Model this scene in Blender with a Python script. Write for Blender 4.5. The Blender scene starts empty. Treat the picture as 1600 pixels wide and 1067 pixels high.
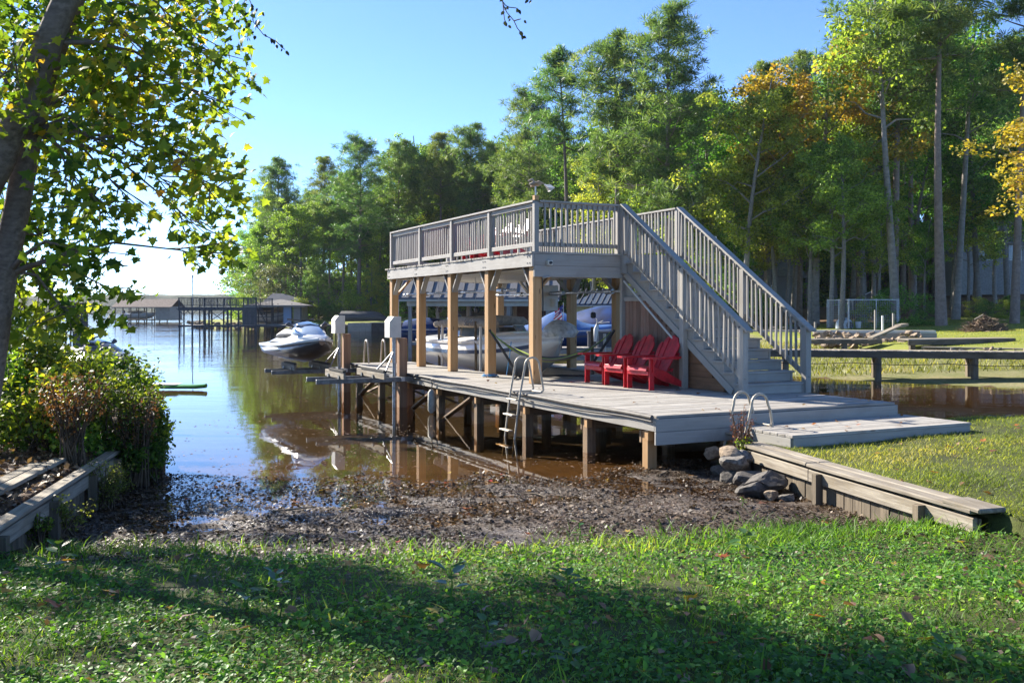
import bpy, math, random
import numpy as np
from mathutils import Vector, Matrix
R = math.radians
S = bpy.context.scene
COL = S.collection
# ------------------------------------------------------------------ camera, sky, sun, exposure
EYE = 2.19
cd = bpy.data.cameras.new('camera'); cam = bpy.data.objects.new('camera', cd); COL.objects.link(cam)
cam.location = (0, 0, EYE); cam.rotation_euler = (R(90), 0, 0)
cd.sensor_width = 36.0; cd.lens = 36.0*1500/1600; cd.shift_y = -48.5/1600
cd.clip_start = 0.1; cd.clip_end = 6000
S.camera = cam
SUN_EL, SUN_AZ = R(30), math.atan2(-0.73, 0.68)          # azimuth measured from +Y towards +X
SUN_DIR = Vector((math.sin(SUN_AZ)*math.cos(SUN_EL), math.cos(SUN_AZ)*math.cos(SUN_EL), math.sin(SUN_EL)))
w = bpy.data.worlds.new('World'); S.world = w; w.use_nodes = True
nt = w.node_tree
sky = nt.nodes.new('ShaderNodeTexSky'); sky.sky_type = 'NISHITA'; sky.sun_disc = False
sky.sun_elevation = SUN_EL; sky.sun_rotation = SUN_AZ
sky.air_density = 0.55; sky.dust_density = 0.1; sky.altitude = 500; sky.ozone_density = 6.0
bg = nt.nodes['Background']; bg.inputs['Strength'].default_value = 0.091
nt.links.new(sky.outputs['Color'], bg.inputs['Color'])
sl = bpy.data.lights.new('sun', 'SUN'); sl.energy = 4.15; sl.angle = R(0.5); sl.color = (1.0, 0.93, 0.82)
so = bpy.data.objects.new('sun', sl); COL.objects.link(so)
so.rotation_euler = SUN_DIR.to_track_quat('Z', 'Y').to_euler(); so.location = SUN_DIR*100
S.view_settings.view_transform = 'Standard'; S.view_settings.look = 'None'
S.view_settings.exposure = 1.9; S.view_settings.gamma = 1.0
S.view_settings.use_curve_mapping = False
S.cycles.max_bounces = 8; S.cycles.transparent_max_bounces = 12; S.cycles.diffuse_bounces = 3
S.cycles.caustics_reflective = False; S.cycles.caustics_refractive = False
S.cycles.use_denoising = True

# ------------------------------------------------------------------ helpers
rng = np.random.default_rng(7); random.seed(7)
def mk(name, mesh, parent=None, mats=()):
    o = bpy.data.objects.new(name, mesh); COL.objects.link(o)
    if mesh is not None:
        for m in (mats if isinstance(mats, (list, tuple)) else [mats]):
            if m is not None: mesh.materials.append(m)
    if parent is not None: o.parent = parent
    return o
def tag(o, label=None, cat=None, group=None, kind=None):
    if label: o['label'] = label
    if cat: o['category'] = cat
    if group: o['group'] = group
    if kind: o['kind'] = kind
    return o
def thing(name, label, cat, loc=(0, 0, 0), rz=0, group=None):
    o = mk(name, None); o.location = loc; o.rotation_euler = (0, 0, rz); o.empty_display_size = .2
    return tag(o, label, cat, group)
def kids(o): return [c for c in bpy.data.objects if c.parent == o]
def dup(root, loc=None, rz=None, label=None, scale=None, group=None):
    def rec(o, par):
        c = o.copy(); COL.objects.link(c)
        if par is not None: c.parent = par
        for ch in list(CH.get(o, [])): rec(ch, c)
        return c
    CH = {}
    for o in COL.objects:
        if o.parent: CH.setdefault(o.parent, []).append(o)
    r = rec(root, None)
    if loc is not None: r.location = loc
    if rz is not None: r.rotation_euler = (0, 0, rz)
    if label: r['label'] = label
    if group: r['group'] = group
    if scale is not None: r.scale = scale if hasattr(scale, '__len__') else (scale,)*3
    return r
def mesh_np(name, V, F, smooth=False):
    """F: list of int arrays (n,k)"""
    me = bpy.data.meshes.new(name)
    V = np.asarray(V, dtype=np.float32)
    F = [np.asarray(f, dtype=np.int32) for f in (F if isinstance(F, list) else [F]) if len(f)]
    nl = sum(f.size for f in F); nf = sum(len(f) for f in F)
    me.vertices.add(len(V)); me.vertices.foreach_set('co', V.ravel())
    me.loops.add(nl); me.loops.foreach_set('vertex_index', np.concatenate([f.ravel() for f in F]))
    me.polygons.add(nf)
    tot = np.concatenate([np.full(len(f), f.shape[1], np.int32) for f in F])
    st = np.concatenate([[0], np.cumsum(tot)[:-1]]).astype(np.int32)
    me.polygons.foreach_set('loop_start', st)
    if smooth: me.polygons.foreach_set('use_smooth', np.ones(nf, bool))
    me.update(calc_edges=True); me.validate()
    return me
def frame(d, up=(0, 0, 1)):
    x = Vector(d).normalized(); z = Vector(up)
    z = z - x*z.dot(x)
    if z.length < 1e-4: z = Vector((1, 0, 0)) - x*x.x
    z.normalize(); y = z.cross(x)
    return x, y, z
class MB:
    def __init__(s): s.v = []; s.f = []; s.sm = []
    def add(s, V, F, smooth=False):
        n = len(s.v); s.v += [tuple(p) for p in V]; s.f += [tuple(i+n for i in f) for f in F]; s.sm += [smooth]*len(F); return s
    def bar(s, p0, p1, w, t, up=(0, 0, 1)):
        p0 = Vector(p0); p1 = Vector(p1); x, y, z = frame(p1-p0, up)
        V = [p + y*(a*w/2) + z*(b*t/2) for p in (p0, p1) for a, b in ((-1, -1), (1, -1), (1, 1), (-1, 1))]
        return s.add(V, [(0, 3, 2, 1), (4, 5, 6, 7), (0, 1, 5, 4), (1, 2, 6, 5), (2, 3, 7, 6), (3, 0, 4, 7)])
    def box(s, lo, hi):
        (a, b, c), (d, e, f) = lo, hi
        V = [(a, b, c), (d, b, c), (d, e, c), (a, e, c), (a, b, f), (d, b, f), (d, e, f), (a, e, f)]
        return s.add(V, [(0, 3, 2, 1), (4, 5, 6, 7), (0, 1, 5, 4), (1, 2, 6, 5), (2, 3, 7, 6), (3, 0, 4, 7)])
    def tube(s, pts, rad, n=8, cap=True, smooth=True):
        pts = [Vector(p) for p in pts]; m = len(pts)
        if not hasattr(rad, '__len__'): rad = [rad]*m
        V = []; prev = None
        for i, p in enumerate(pts):
            d = (pts[min(i+1, m-1)] - pts[max(i-1, 0)]).normalized()
            if prev is None: prev = frame(d, (0, 0, 1) if abs(d.z) < .9 else (1, 0, 0))[2]
            z = (prev - d*prev.dot(d)).normalized(); prev = z; y = z.cross(d)
            for k in range(n):
                a = 2*math.pi*k/n; V.append(p + (y*math.cos(a) + z*math.sin(a))*rad[i])
        F = [(i*n+k, i*n+(k+1) % n, (i+1)*n+(k+1) % n, (i+1)*n+k) for i in range(m-1) for k in range(n)]
        s.add(V, F, smooth)
        if cap:
            s.add(V[:n], [tuple(range(n))[::-1]]); s.add(V[-n:], [tuple(range(n))])
        return s
    def loft(s, rings, closed=True, caps=True, smooth=True):
        n = len(rings[0]); V = [p for r in rings for p in r]; m = len(rings)
        F = [(i*n+k, i*n+(k+1) % n, (i+1)*n+(k+1) % n, (i+1)*n+k) for i in range(m-1) for k in range(n if closed else n-1)]
        s.add(V, F, smooth)
        if caps: s.add(rings[0], [tuple(range(n))[::-1]]); s.add(rings[-1], [tuple(range(n))])
        return s
    def prism(s, outline, t, M=None):
        """outline: list of (x,z) in the local xz plane, thickness t along y"""
        n = len(outline)
        V = [Vector((x, -t/2, z)) for x, z in outline] + [Vector((x, t/2, z)) for x, z in outline]
        if M is not None: V = [M @ p for p in V]
        F = [tuple(range(n)), tuple(range(2*n-1, n-1, -1))] + [(i, n+i, n+(i+1) % n, (i+1) % n) for i in range(n)]
        return s.add(V, F)
    def mesh(s, name):
        me = bpy.data.meshes.new(name); me.from_pydata(s.v, [], s.f)
        me.polygons.foreach_set('use_smooth', s.sm); me.update(); return me
    def build(s, name, mat, parent=None): return mk(name, s.mesh(name), parent, mat)
_bc = {}
def chbox(L, w, t, c):
    k = (round(L, 3), round(w, 3), round(t, 3), round(c, 4))
    V = []
    for sx in (0, 1):
        for sy in (-1, 1):
            for sz in (-1, 1):
                X, Y, Z = sx*L, sy*w/2, sz*t/2; dx = c if sx == 0 else -c
                V += [(X+dx, Y, Z-sz*c) if 0 else (X, Y-sy*c, Z-sz*c), (X+dx, Y, Z-sz*c), (X+dx, Y-sy*c, Z)]
    def i(sx, sy, sz, a): return ((sx*2+sy)*2+sz)*3+a
    F = []
    for q in (0, 1):
        f = [i(q, 0, 0, 0), i(q, 1, 0, 0), i(q, 1, 1, 0), i(q, 0, 1, 0)]; F.append(f if q else f[::-1])
        f = [i(0, q, 0, 1), i(1, q, 0, 1), i(1, q, 1, 1), i(0, q, 1, 1)]; F.append(f[::-1] if q else f)
        f = [i(0, 0, q, 2), i(1, 0, q, 2), i(1, 1, q, 2), i(0, 1, q, 2)]; F.append(f if q else f[::-1])
    for a in (0, 1):
        for b in (0, 1):
            F.append([i(0, a, b, 1), i(1, a, b, 1), i(1, a, b, 2), i(0, a, b, 2)])
            F.append([i(a, 0, b, 0), i(a, 1, b, 0), i(a, 1, b, 2), i(a, 0, b, 2)])
            F.append([i(a, b, 0, 0), i(a, b, 1, 0), i(a, b, 1, 1), i(a, b, 0, 1)])
            for d in (0, 1): F.append([i(a, b, d, 0), i(a, b, d, 1), i(a, b, d, 2)])
    me = bpy.data.meshes.new('board'); me.from_pydata(V, [], F)
    import bmesh
    bm = bmesh.new(); bm.from_mesh(me); bmesh.ops.recalc_face_normals(bm, faces=bm.faces); bm.to_mesh(me); bm.free()
    return me
def board(name, p0, p1, w, t, mat, parent=None, up=(0, 0, 1), c=.004, label=None):
    """one board: local x along its length, mesh shared between equal boards"""
    p0 = Vector(p0); p1 = Vector(p1); L = (p1-p0).length
    k = (round(L, 3), round(w, 3), round(t, 3), round(c, 4), mat.name)
    if k not in _bc:
        _bc[k] = chbox(L, w, t, c); _bc[k].materials.append(mat)
    o = bpy.data.objects.new(name, _bc[k]); COL.objects.link(o)
    x, y, z = frame(p1-p0, up)
    M = Matrix((x, y, z)).transposed().to_4x4(); M.translation = p0
    if parent is not None: o.parent = parent
    o.matrix_local = M
    if label: o['label'] = label
    return o
def px(x, y, z=0.0):
    D = (EYE-z)*1500/(y-485); return Vector(((x-800)/1500*D, D, z))
def pd(x, y, D): return Vector(((x-800)/1500*D, D, EYE+(485-y)/1500*D))

# ------------------------------------------------------------------ materials
def nodes(name):
    m = bpy.data.materials.new(name); m.use_nodes = True; t = m.node_tree
    return m, t, t.nodes['Principled BSDF'], t.links.new
def N(t, typ, **kw):
    n = t.nodes.new(typ)
    for k, v in kw.items():
        if k in n.inputs: n.inputs[k].default_value = v
        else: setattr(n, k, v)
    return n
def ramp(t, stops, interp='LINEAR'):
    r = t.nodes.new('ShaderNodeValToRGB'); e = r.color_ramp.elements; r.color_ramp.interpolation = interp
    while len(e) < len(stops): e.new(.5)
    for q, (p, c) in zip(e, stops): q.position = p; q.color = (*c, 1) if len(c) == 3 else c
    return r
def coords(t, scale=(1, 1, 1), rnd=False, kind='Object'):
    tc = t.nodes.new('ShaderNodeTexCoord'); mp = t.nodes.new('ShaderNodeMapping'); mp.inputs['Scale'].default_value = scale
    t.links.new(tc.outputs[kind], mp.inputs['Vector'])
    if rnd:
        oi = t.nodes.new('ShaderNodeObjectInfo'); mu = N(t, 'ShaderNodeMath', operation='MULTIPLY'); mu.inputs[1].default_value = 37.0
        t.links.new(oi.outputs['Random'], mu.inputs[0])
        t.links.new(mu.outputs[0], mp.inputs['Location'])
    return mp.outputs['Vector']
def mat_wood(name, c1, c2, c3=None, rough=.75, bump=.25, along=1.6, across=26, var=.35, knots=False, spec=.3):
    m, t, b, L = nodes(name)
    v = coords(t, (along, across, across), True)
    n1 = N(t, 'ShaderNodeTexNoise', Scale=1.0, Detail=6.0, Roughness=.62); L(v, n1.inputs['Vector'])
    v2 = coords(t, (1.3, 2.2, 2.2), True)
    n2 = N(t, 'ShaderNodeTexNoise', Scale=1.2, Detail=4.0, Roughness=.6); L(v2, n2.inputs['Vector'])
    r1 = ramp(t, [(.3, c1), (.7, c2)]); L(n1.outputs['Fac'], r1.inputs['Fac'])
    col = r1.outputs['Color']
    if c3 is not None:
        r2 = ramp(t, [(.5, (0, 0, 0)), (.72, (1, 1, 1))]); L(n2.outputs['Fac'], r2.inputs['Fac'])
        mx = N(t, 'ShaderNodeMix', data_type='RGBA'); L(r2.outputs['Color'], mx.inputs['Factor']); L(col, mx.inputs['A']); mx.inputs['B'].default_value = (*c3, 1); col = mx.outputs['Result']
    if knots:
        vv = coords(t, (2.2, 9, 9), True)
        vo = N(t, 'ShaderNodeTexVoronoi', Scale=1.0); L(vv, vo.inputs['Vector'])
        r3 = ramp(t, [(.07, (.25, .25, .25)), (.16, (1, 1, 1))]); L(vo.outputs['Distance'], r3.inputs['Fac'])
        mk_ = N(t, 'ShaderNodeMix', data_type='RGBA', blend_type='MULTIPLY'); mk_.inputs['Factor'].default_value = .8
        L(col, mk_.inputs['A']); L(r3.outputs['Color'], mk_.inputs['B']); col = mk_.outputs['Result']
    oi = t.nodes.new('ShaderNodeObjectInfo')
    mr = N(t, 'ShaderNodeMapRange'); mr.inputs['To Min'].default_value = 1-var/2; mr.inputs['To Max'].default_value = 1+var/2
    L(oi.outputs['Random'], mr.inputs['Value'])
    hs = t.nodes.new('ShaderNodeHueSaturation'); L(mr.outputs['Result'], hs.inputs['Value']); L(col, hs.inputs['Color'])
    L(hs.outputs['Color'], b.inputs['Base Color'])
    b.inputs['Roughness'].default_value = rough; b.inputs['Specular IOR Level'].default_value = spec
    bp = N(t, 'ShaderNodeBump', Strength=bump, Distance=.01); L(n1.outputs['Fac'], bp.inputs['Height']); L(bp.outputs['Normal'], b.inputs['Normal'])
    return m
def mat_plain(name, c, rough=.5, metal=0.0, var=.12, scale=6.0, bump=.0, c2=None, coat=0):
    m, t, b, L = nodes(name)
    n1 = N(t, 'ShaderNodeTexNoise', Scale=scale, Detail=5.0, Roughness=.6); L(coords(t, rnd=True), n1.inputs['Vector'])
    c2 = c2 or tuple(x*(1-var*2) for x in c)
    r1 = ramp(t, [(.35, c2), (.62, c)]); L(n1.outputs['Fac'], r1.inputs['Fac']); L(r1.outputs['Color'], b.inputs['Base Color'])
    b.inputs['Roughness'].default_value = rough; b.inputs['Metallic'].default_value = metal
    if coat: b.inputs['Coat Weight'].default_value = coat; b.inputs['Coat Roughness'].default_value = .05
    if bump:
        bp = N(t, 'ShaderNodeBump', Strength=bump, Distance=.02); L(n1.outputs['Fac'], bp.inputs['Height']); L(bp.outputs['Normal'], b.inputs['Normal'])
    return m
def mat_leaf(name, stops, trans=.45, rough=.5, huevar=.03, valvar=.5, spec=.25, tcol=(1.15, 1.1, .45)):
    """leaf colour varies leaf by leaf and plant by plant; light passes through the blade"""
    m, t, b, L = nodes(name)
    ge = t.nodes.new('ShaderNodeNewGeometry'); oi = t.nodes.new('ShaderNodeObjectInfo')
    r = ramp(t, stops); 
    n = N(t, 'ShaderNodeTexNoise', Scale=.45, Detail=2.0); L(coords(t, rnd=True), n.inputs['Vector'])
    ad = N(t, 'ShaderNodeMath', operation='MULTIPLY_ADD'); ad.inputs[1].default_value = .55
    ma = N(t, 'ShaderNodeMath', operation='MULTIPLY_ADD'); ma.inputs[1].default_value = 1.6; ma.inputs[2].default_value = -.57
    L(n.outputs['Fac'], ma.inputs[0])
    L(ge.outputs['Random Per Island'], ad.inputs[0]); L(ma.outputs[0], ad.inputs[2]); L(ad.outputs[0], r.inputs['Fac'])
    hs = t.nodes.new('ShaderNodeHueSaturation'); L(r.outputs['Color'], hs.inputs['Color'])
    mr = N(t, 'ShaderNodeMapRange'); mr.inputs['To Min'].default_value = .5-huevar; mr.inputs['To Max'].default_value = .5+huevar
    L(oi.outputs['Random'], mr.inputs['Value']); L(mr.outputs['Result'], hs.inputs['Hue'])
    m2 = N(t, 'ShaderNodeMapRange'); m2.inputs['To Min'].default_value = 1-valvar/2; m2.inputs['To Max'].default_value = 1+valvar/2
    L(ge.outputs['Random Per Island'], m2.inputs['Value']); L(m2.outputs['Result'], hs.inputs['Value'])
    L(hs.outputs['Color'], b.inputs['Base Color']); b.inputs['Roughness'].default_value = rough
    b.inputs['Specular IOR Level'].default_value = spec
    tr = t.nodes.new('ShaderNodeBsdfTranslucent')
    mu = N(t, 'ShaderNodeMix', data_type='RGBA', blend_type='MULTIPLY'); mu.inputs['Factor'].default_value = 1
    L(hs.outputs['Color'], mu.inputs['A']); mu.inputs['B'].default_value = (*[x*1.6 for x in tcol], 1); L(mu.outputs['Result'], tr.inputs['Color'])
    ms = t.nodes.new('ShaderNodeMixShader'); ms.inputs['Fac'].default_value = trans
    L(b.outputs[0], ms.inputs[1]); L(tr.outputs[0], ms.inputs[2]); L(ms.outputs[0], t.nodes['Material Output'].inputs['Surface'])
    return m
def mat_ground(name, stops, scale=3.0, fine=40.0, rough=.9, bump=.5, wet=None, dist=.03, patch=None):
    m, t, b, L = nodes(name)
    v = coords(t)
    n1 = N(t, 'ShaderNodeTexNoise', Scale=scale, Detail=8.0, Roughness=.65); L(v, n1.inputs['Vector'])
    n2 = N(t, 'ShaderNodeTexNoise', Scale=fine, Detail=5.0, Roughness=.7); L(v, n2.inputs['Vector'])
    mx = N(t, 'ShaderNodeMix'); mx.inputs['Factor'].default_value = .5; L(n1.outputs['Fac'], mx.inputs['A']); L(n2.outputs['Fac'], mx.inputs['B'])
    r = ramp(t, stops); L(mx.outputs['Result'], r.inputs['Fac']); col = r.outputs['Color']
    if patch:
        n3 = N(t, 'ShaderNodeTexNoise', Scale=patch[0], Detail=5.0, Roughness=.6); L(v, n3.inputs['Vector'])
        r3 = ramp(t, [(patch[1], (0, 0, 0)), (patch[2], (1, 1, 1))]); L(n3.outputs['Fac'], r3.inputs['Fac'])
        m3 = N(t, 'ShaderNodeMix', data_type='RGBA'); L(r3.outputs['Color'], m3.inputs['Factor']); L(col, m3.inputs['A']); m3.inputs['B'].default_value = (*patch[3], 1); col = m3.outputs['Result']
    L(col, b.inputs['Base Color']); b.inputs['Roughness'].default_value = rough
    b.inputs['Specular IOR Level'].default_value = .25
    if wet:
        n4 = N(t, 'ShaderNodeTexNoise', Scale=wet[0], Detail=6.0, Roughness=.65); L(v, n4.inputs['Vector'])
        r4 = ramp(t, [(wet[1], (rough,)*3), (wet[2], (.16,)*3)]); L(n4.outputs['Fac'], r4.inputs['Fac']); L(r4.outputs['Color'], b.inputs['Roughness'])
        b.inputs['Specular IOR Level'].default_value = .5
    bp = N(t, 'ShaderNodeBump', Strength=bump, Distance=dist); L(mx.outputs['Result'], bp.inputs['Height']); L(bp.outputs['Normal'], b.inputs['Normal'])
    return m
GREY = mat_wood('grey_painted_wood', (.285, .265, .235), (.345, .325, .29), (.25, .23, .20), rough=.6, bump=.12, var=.14)
DECK = mat_wood('weathered_deck_board', (.25, .23, .20), (.40, .375, .335), (.22, .195, .165), rough=.85, bump=.45, var=.42, knots=True)
PINE = mat_wood('treated_pine', (.37, .205, .085), (.49, .305, .145), (.43, .235, .095), rough=.7, bump=.2, along=1.0, across=18, var=.18, knots=True)
PILE = mat_wood('wet_pile_wood', (.16, .105, .06), (.32, .22, .13), (.10, .075, .045), rough=.7, bump=.4, var=.3)
OLDW = mat_wood('old_silver_wood', (.13, .105, .08), (.36, .32, .255), (.20, .165, .115), rough=.9, bump=.8, var=.3, along=1.6, across=24)
DARKW = mat_wood('dark_old_wood', (.09, .07, .05), (.2, .16, .11), (.06, .05, .035), rough=.85, bump=.5, var=.3)
BARN = mat_wood('raw_red_brown_board', (.17, .09, .06), (.30, .20, .15), (.23, .11, .07), rough=.85, bump=.5, var=.55)
PLY = mat_wood('brown_plywood', (.19, .095, .05), (.28, .15, .08), (.15, .085, .05), rough=.8, bump=.2, var=.2)
ALU = mat_plain('aluminium', (.46, .41, .33), rough=.55, metal=.45, var=.12, scale=9)
GALV = mat_plain('galvanised_steel', (.45, .46, .47), rough=.45, metal=.8, var=.2, scale=14)
CREAM = mat_plain('cream_plastic_box', (.60, .575, .51), rough=.5, var=.06, scale=5)
RED = mat_plain('red_plastic_lumber', (.60, .020, .030), rough=.36, var=.22, scale=7, bump=.05)
BLACKM = mat_plain('black_metal', (.03, .03, .032), rough=.5, var=.2)
RUBBER = mat_plain('grey_brown_rubber', (.11, .095, .08), rough=.7, var=.3, scale=5, bump=.2)
CEIL = mat_plain('ceiling_sheet', (.60, .60, .58), rough=.45, var=.12, scale=1.5)
# ------------------------------------------------------------------ terrain
def sstep(e0, e1, x):
    t = np.clip((x-e0)/(e1-e0), 0, 1); return t*t*(3-2*t)
_prm = np.random.default_rng(3).permutation(512)
def vnoise(x, y, seed=0):
    xi = np.floor(x).astype(int); yi = np.floor(y).astype(int); xf = x-xi; yf = y-yi
    def h(a, b): return _prm[(_prm[(a+seed*17) & 511]+b) & 511]/511.0
    u = xf*xf*(3-2*xf); v = yf*yf*(3-2*yf)
    return (h(xi, yi)*(1-u)+h(xi+1, yi)*u)*(1-v)+(h(xi, yi+1)*(1-u)+h(xi+1, yi+1)*u)*v
def fbm(x, y, o=4, seed=0):
    s = 0; a = .5
    for k in range(o): s = s+a*vnoise(x*2**k, y*2**k, seed+k); a *= .5
    return s/(1-.5**o)
FAR = np.array([(300, 18), (45, 19), (25, 21.5), (18, 24.5), (14, 27), (9.7, 31), (7.6, 37), (7.2, 46), (6, 60), (3, 76), (1, 92), (-3, 99), (-17, 101), (-21, 106), (-27, 111),
                (-36, 117), (-42, 126), (-43, 138), (-30, 180), (10, 260), (150, 420), (300, 500)], float)
def sdf(poly, x, y):
    d = np.full(x.shape, 1e9); ins = np.zeros(x.shape, bool); n = len(poly)
    for i in range(n):
        x0, y0 = poly[i]; x1, y1 = poly[(i+1) % n]; ex, ey = x1-x0, y1-y0
        t = np.clip(((x-x0)*ex+(y-y0)*ey)/(ex*ex+ey*ey), 0, 1)
        d = np.minimum(d, np.hypot(x-x0-ex*t, y-y0-ey*t))
        c = ((y0 > y) != (y1 > y)) & (x < (x1-x0)*(y-y0)/(y1-y0+1e-12)+x0); ins ^= c
    return np.where(ins, d, -d)
def xb(y): return 3.16+(12.5-y)*.2477
def xl(y): return np.interp(y, [-30, 0, 7.87, 11.7, 14, 17, 21, 25.5, 29, 36], [-3.6, -4.0, -4.2, -4.92, -5.12, -6.5, -8.4, -11.4, -15.5, -32])
def H(x, y):
    x = np.asarray(x, float); y = np.asarray(y, float)
    ye = y-1.5*sstep(.4, 3.2, x)*sstep(9, 12.5, y)
    near = np.interp(ye, [-40, 0, 4.3, 6.5, 7.8, 8.6, 10, 12.3, 14, 18, 24, 32, 60], [.9, .66, .5, .35, .2, .08, .022, -.006, -.12, -.5, -1.0, -1.7, -2.2])
    mud = sstep(7.6, 8.6, y)*(1-sstep(15, 20, y))
    near = near+mud*(.10*(fbm(x*1.1, y*1.8, 4, 5)-.5)+.016*(fbm(x*6, y*7, 3, 25)-.5))+.03*(fbm(x*2.2, y*2.2, 3, 9)-.5)*(1-mud)
    near = near-.022*mud*sstep(.5, -2.5, x)
    near = near+.13*sstep(1.3, .1, xb(y)-x)*sstep(9.9, 8.5, y)*sstep(7.2, 8.2, y)
    # right lawn behind the timber edge
    wd = .07+np.maximum(8.25-y, 0)*1.0
    r = sstep(0, 1, (x-xb(y)-.05)/wd)*(1-sstep(0, 1.3, y-np.where(x > 5, 15.1+.1*(x-5), 12.9+(x-3)*1.1)))
    lawn = np.maximum(.40+.03*(fbm(x*.8, y*.8, 3, 2)-.5)*2, near)+.02*np.maximum(x-4, 0)
    z = near*(1-r)+lawn*r
    # left bank
    wl = .08+np.maximum(7.9-y, 0)*.5
    dl = xl(y)-x
    l = sstep(0, 1, (dl-.04)/wl)*(1-sstep(29, 34, y))
    bank = np.maximum(.44+.07*np.clip(dl, 0, 12)+.06*(fbm(x*1.3, y*1.3, 3, 4)-.5), near)
    z = z*(1-l)+bank*l
    # far shore
    s = sdf(FAR, x, y)
    nr = sstep(2, 8, x)*(1-sstep(60, 90, y))
    pA = np.interp(s, [-40, -6, -.5, 0, 1.2, 8.0, 8.6, 30, 45, 120, 400], [-2.2, -1.0, -.1, 0, .09, .42, .72, 1.55, 2.25, 5, 14])
    pB = np.interp(s, [-40, -6, -.5, .1, .5, 12, 30, 100, 400], [-2.2, -1.4, -.9, 0, .92, 1.25, 2.2, 8, 22])
    f = pA*nr+pB*(1-nr)
    f = np.where(s > 0, f+.18*(fbm(x*.15, y*.15, 3, 8)-.5)*np.clip(s-9, 0, 10)/4, f)
    return np.maximum(z, f)
def grid_mesh(name, xs, ys, keep=None):
    X, Y = np.meshgrid(xs, ys); Z = H(X, Y); nx, ny = len(xs), len(ys)
    V = np.stack([X, Y, Z], -1).reshape(-1, 3)
    i = np.arange(nx*ny).reshape(ny, nx)
    F = np.stack([i[:-1, :-1], i[:-1, 1:], i[1:, 1:], i[1:, :-1]], -1).reshape(-1, 4)
    C = V[F].mean(1)
    return V, F, C
def sub(V, F):
    u, inv = np.unique(F, return_inverse=True); return V[u], inv.reshape(F.shape)
LAWNM = mat_ground('lawn_soil_and_turf', [(.30, (.03, .024, .014)), (.48, (.05, .058, .016)), (.62, (.085, .105, .02)), (.8, (.14, .13, .04))], scale=1.6, fine=55, bump=.6)
MUDM = mat_ground('drying_mud', [(.30, (.024, .015, .009)), (.48, (.06, .040, .025)), (.60, (.115, .08, .052)), (.78, (.21, .155, .105))], scale=1.4, fine=22, rough=.8, bump=1.0, wet=(1.5, .44, .56), dist=.06)
LITTERM = mat_ground('leaf_litter', [(.3, (.03, .018, .012)), (.5, (.10, .058, .034)), (.65, (.17, .105, .065)), (.8, (.27, .19, .13))], scale=2.5, fine=30, bump=.9, dist=.05)
BEDM = mat_ground('lake_bed_silt_depth_shade', [(.3, (.045, .026, .010)), (.5, (.08, .048, .018)), (.7, (.14, .088, .036))], scale=.9, fine=9, bump=.4)
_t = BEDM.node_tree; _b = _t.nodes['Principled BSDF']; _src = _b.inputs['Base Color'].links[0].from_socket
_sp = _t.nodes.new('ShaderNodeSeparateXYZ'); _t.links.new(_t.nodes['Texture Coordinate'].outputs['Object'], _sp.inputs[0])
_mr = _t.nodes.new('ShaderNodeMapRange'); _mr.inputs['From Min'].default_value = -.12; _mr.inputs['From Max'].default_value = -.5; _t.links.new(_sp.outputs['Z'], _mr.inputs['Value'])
_mx = _t.nodes.new('ShaderNodeMix'); _mx.data_type = 'RGBA'; _t.links.new(_mr.outputs['Result'], _mx.inputs['Factor']); _t.links.new(_src, _mx.inputs['A']); _mx.inputs['B'].default_value = (.018, .016, .009, 1)  # deep bed painted darker, standing in for light lost in the water
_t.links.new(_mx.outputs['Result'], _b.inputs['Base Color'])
FLAWN = mat_ground('far_lawn_turf', [(.3, (.11, .13, .02)), (.5, (.18, .205, .03)), (.65, (.25, .25, .05)), (.8, (.29, .25, .08))], scale=.35, fine=9, bump=.5, dist=.05)
FOREST = mat_ground('forest_floor_straw', [(.3, (.045, .028, .017)), (.5, (.13, .075, .04)), (.65, (.22, .13, .075)), (.8, (.28, .19, .11))], scale=.4, fine=5, bump=.7, dist=.08)
SHOREM = mat_ground('grassy_shore_mud', [(.3, (.06, .07, .02)), (.48, (.15, .155, .05)), (.62, (.26, .22, .12)), (.8, (.18, .22, .05))], scale=.7, fine=9, bump=.7, dist=.05)
def gedge(x): return 8.0+.25*np.maximum(np.asarray(x)+1, 0)+.0
def grass_zone(x, y):
    n = (fbm(x*1.1, y*1.3, 4, 11)-.5)*2.2
    g = (y < gedge(x)+n) & (x > xl(y)+.05-np.maximum(7.9-y, 0)*.6)
    rl = (x > xb(y)+.03) & (y > 7.5)
    return g | rl
nx_ = np.concatenate([np.arange(-26, -8, .35), np.arange(-8, 9, .07), np.arange(9, 26.1, .35)])
ny_ = np.concatenate([np.arange(-12, 3, .4), np.arange(3, 15.5, .07), np.arange(15.5, 24.3, .25)])
V, F, C = grid_mesh('near', nx_, ny_)
zl = (C[:, 0] < xl(C[:, 1])) & (C[:, 1] > 7.2-.0) & (C[:, 2] > .2)
zg = grass_zone(C[:, 0], C[:, 1]) & ~zl & (C[:, 2] > .06)
zm = ~zl & ~zg & (C[:, 2] > -.03)
zb = ~zl & ~zg & ~zm
GROUND = {}
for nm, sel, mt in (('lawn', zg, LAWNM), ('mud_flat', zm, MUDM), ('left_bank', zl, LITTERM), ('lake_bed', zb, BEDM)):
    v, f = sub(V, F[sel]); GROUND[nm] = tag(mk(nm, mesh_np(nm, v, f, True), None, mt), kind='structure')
fx = np.concatenate([[-1500, -900, -500, -250, -150, -100, -75], np.arange(-60, 45, .9), np.arange(45, 110, 3), [130, 170, 230, 300, 420, 600, 900, 1500]])
fy = np.concatenate([np.arange(24.2, 62, .7), np.arange(62, 135, 1.2), np.arange(135, 200, 5), [220, 250, 300, 360, 430, 520, 640, 800, 1000, 1300, 1700]])
V, F, C = grid_mesh('far', fx, fy)
s = sdf(FAR, C[:, 0], C[:, 1]); nr = (C[:, 0] > 3) & (C[:, 1] < 70)
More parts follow.
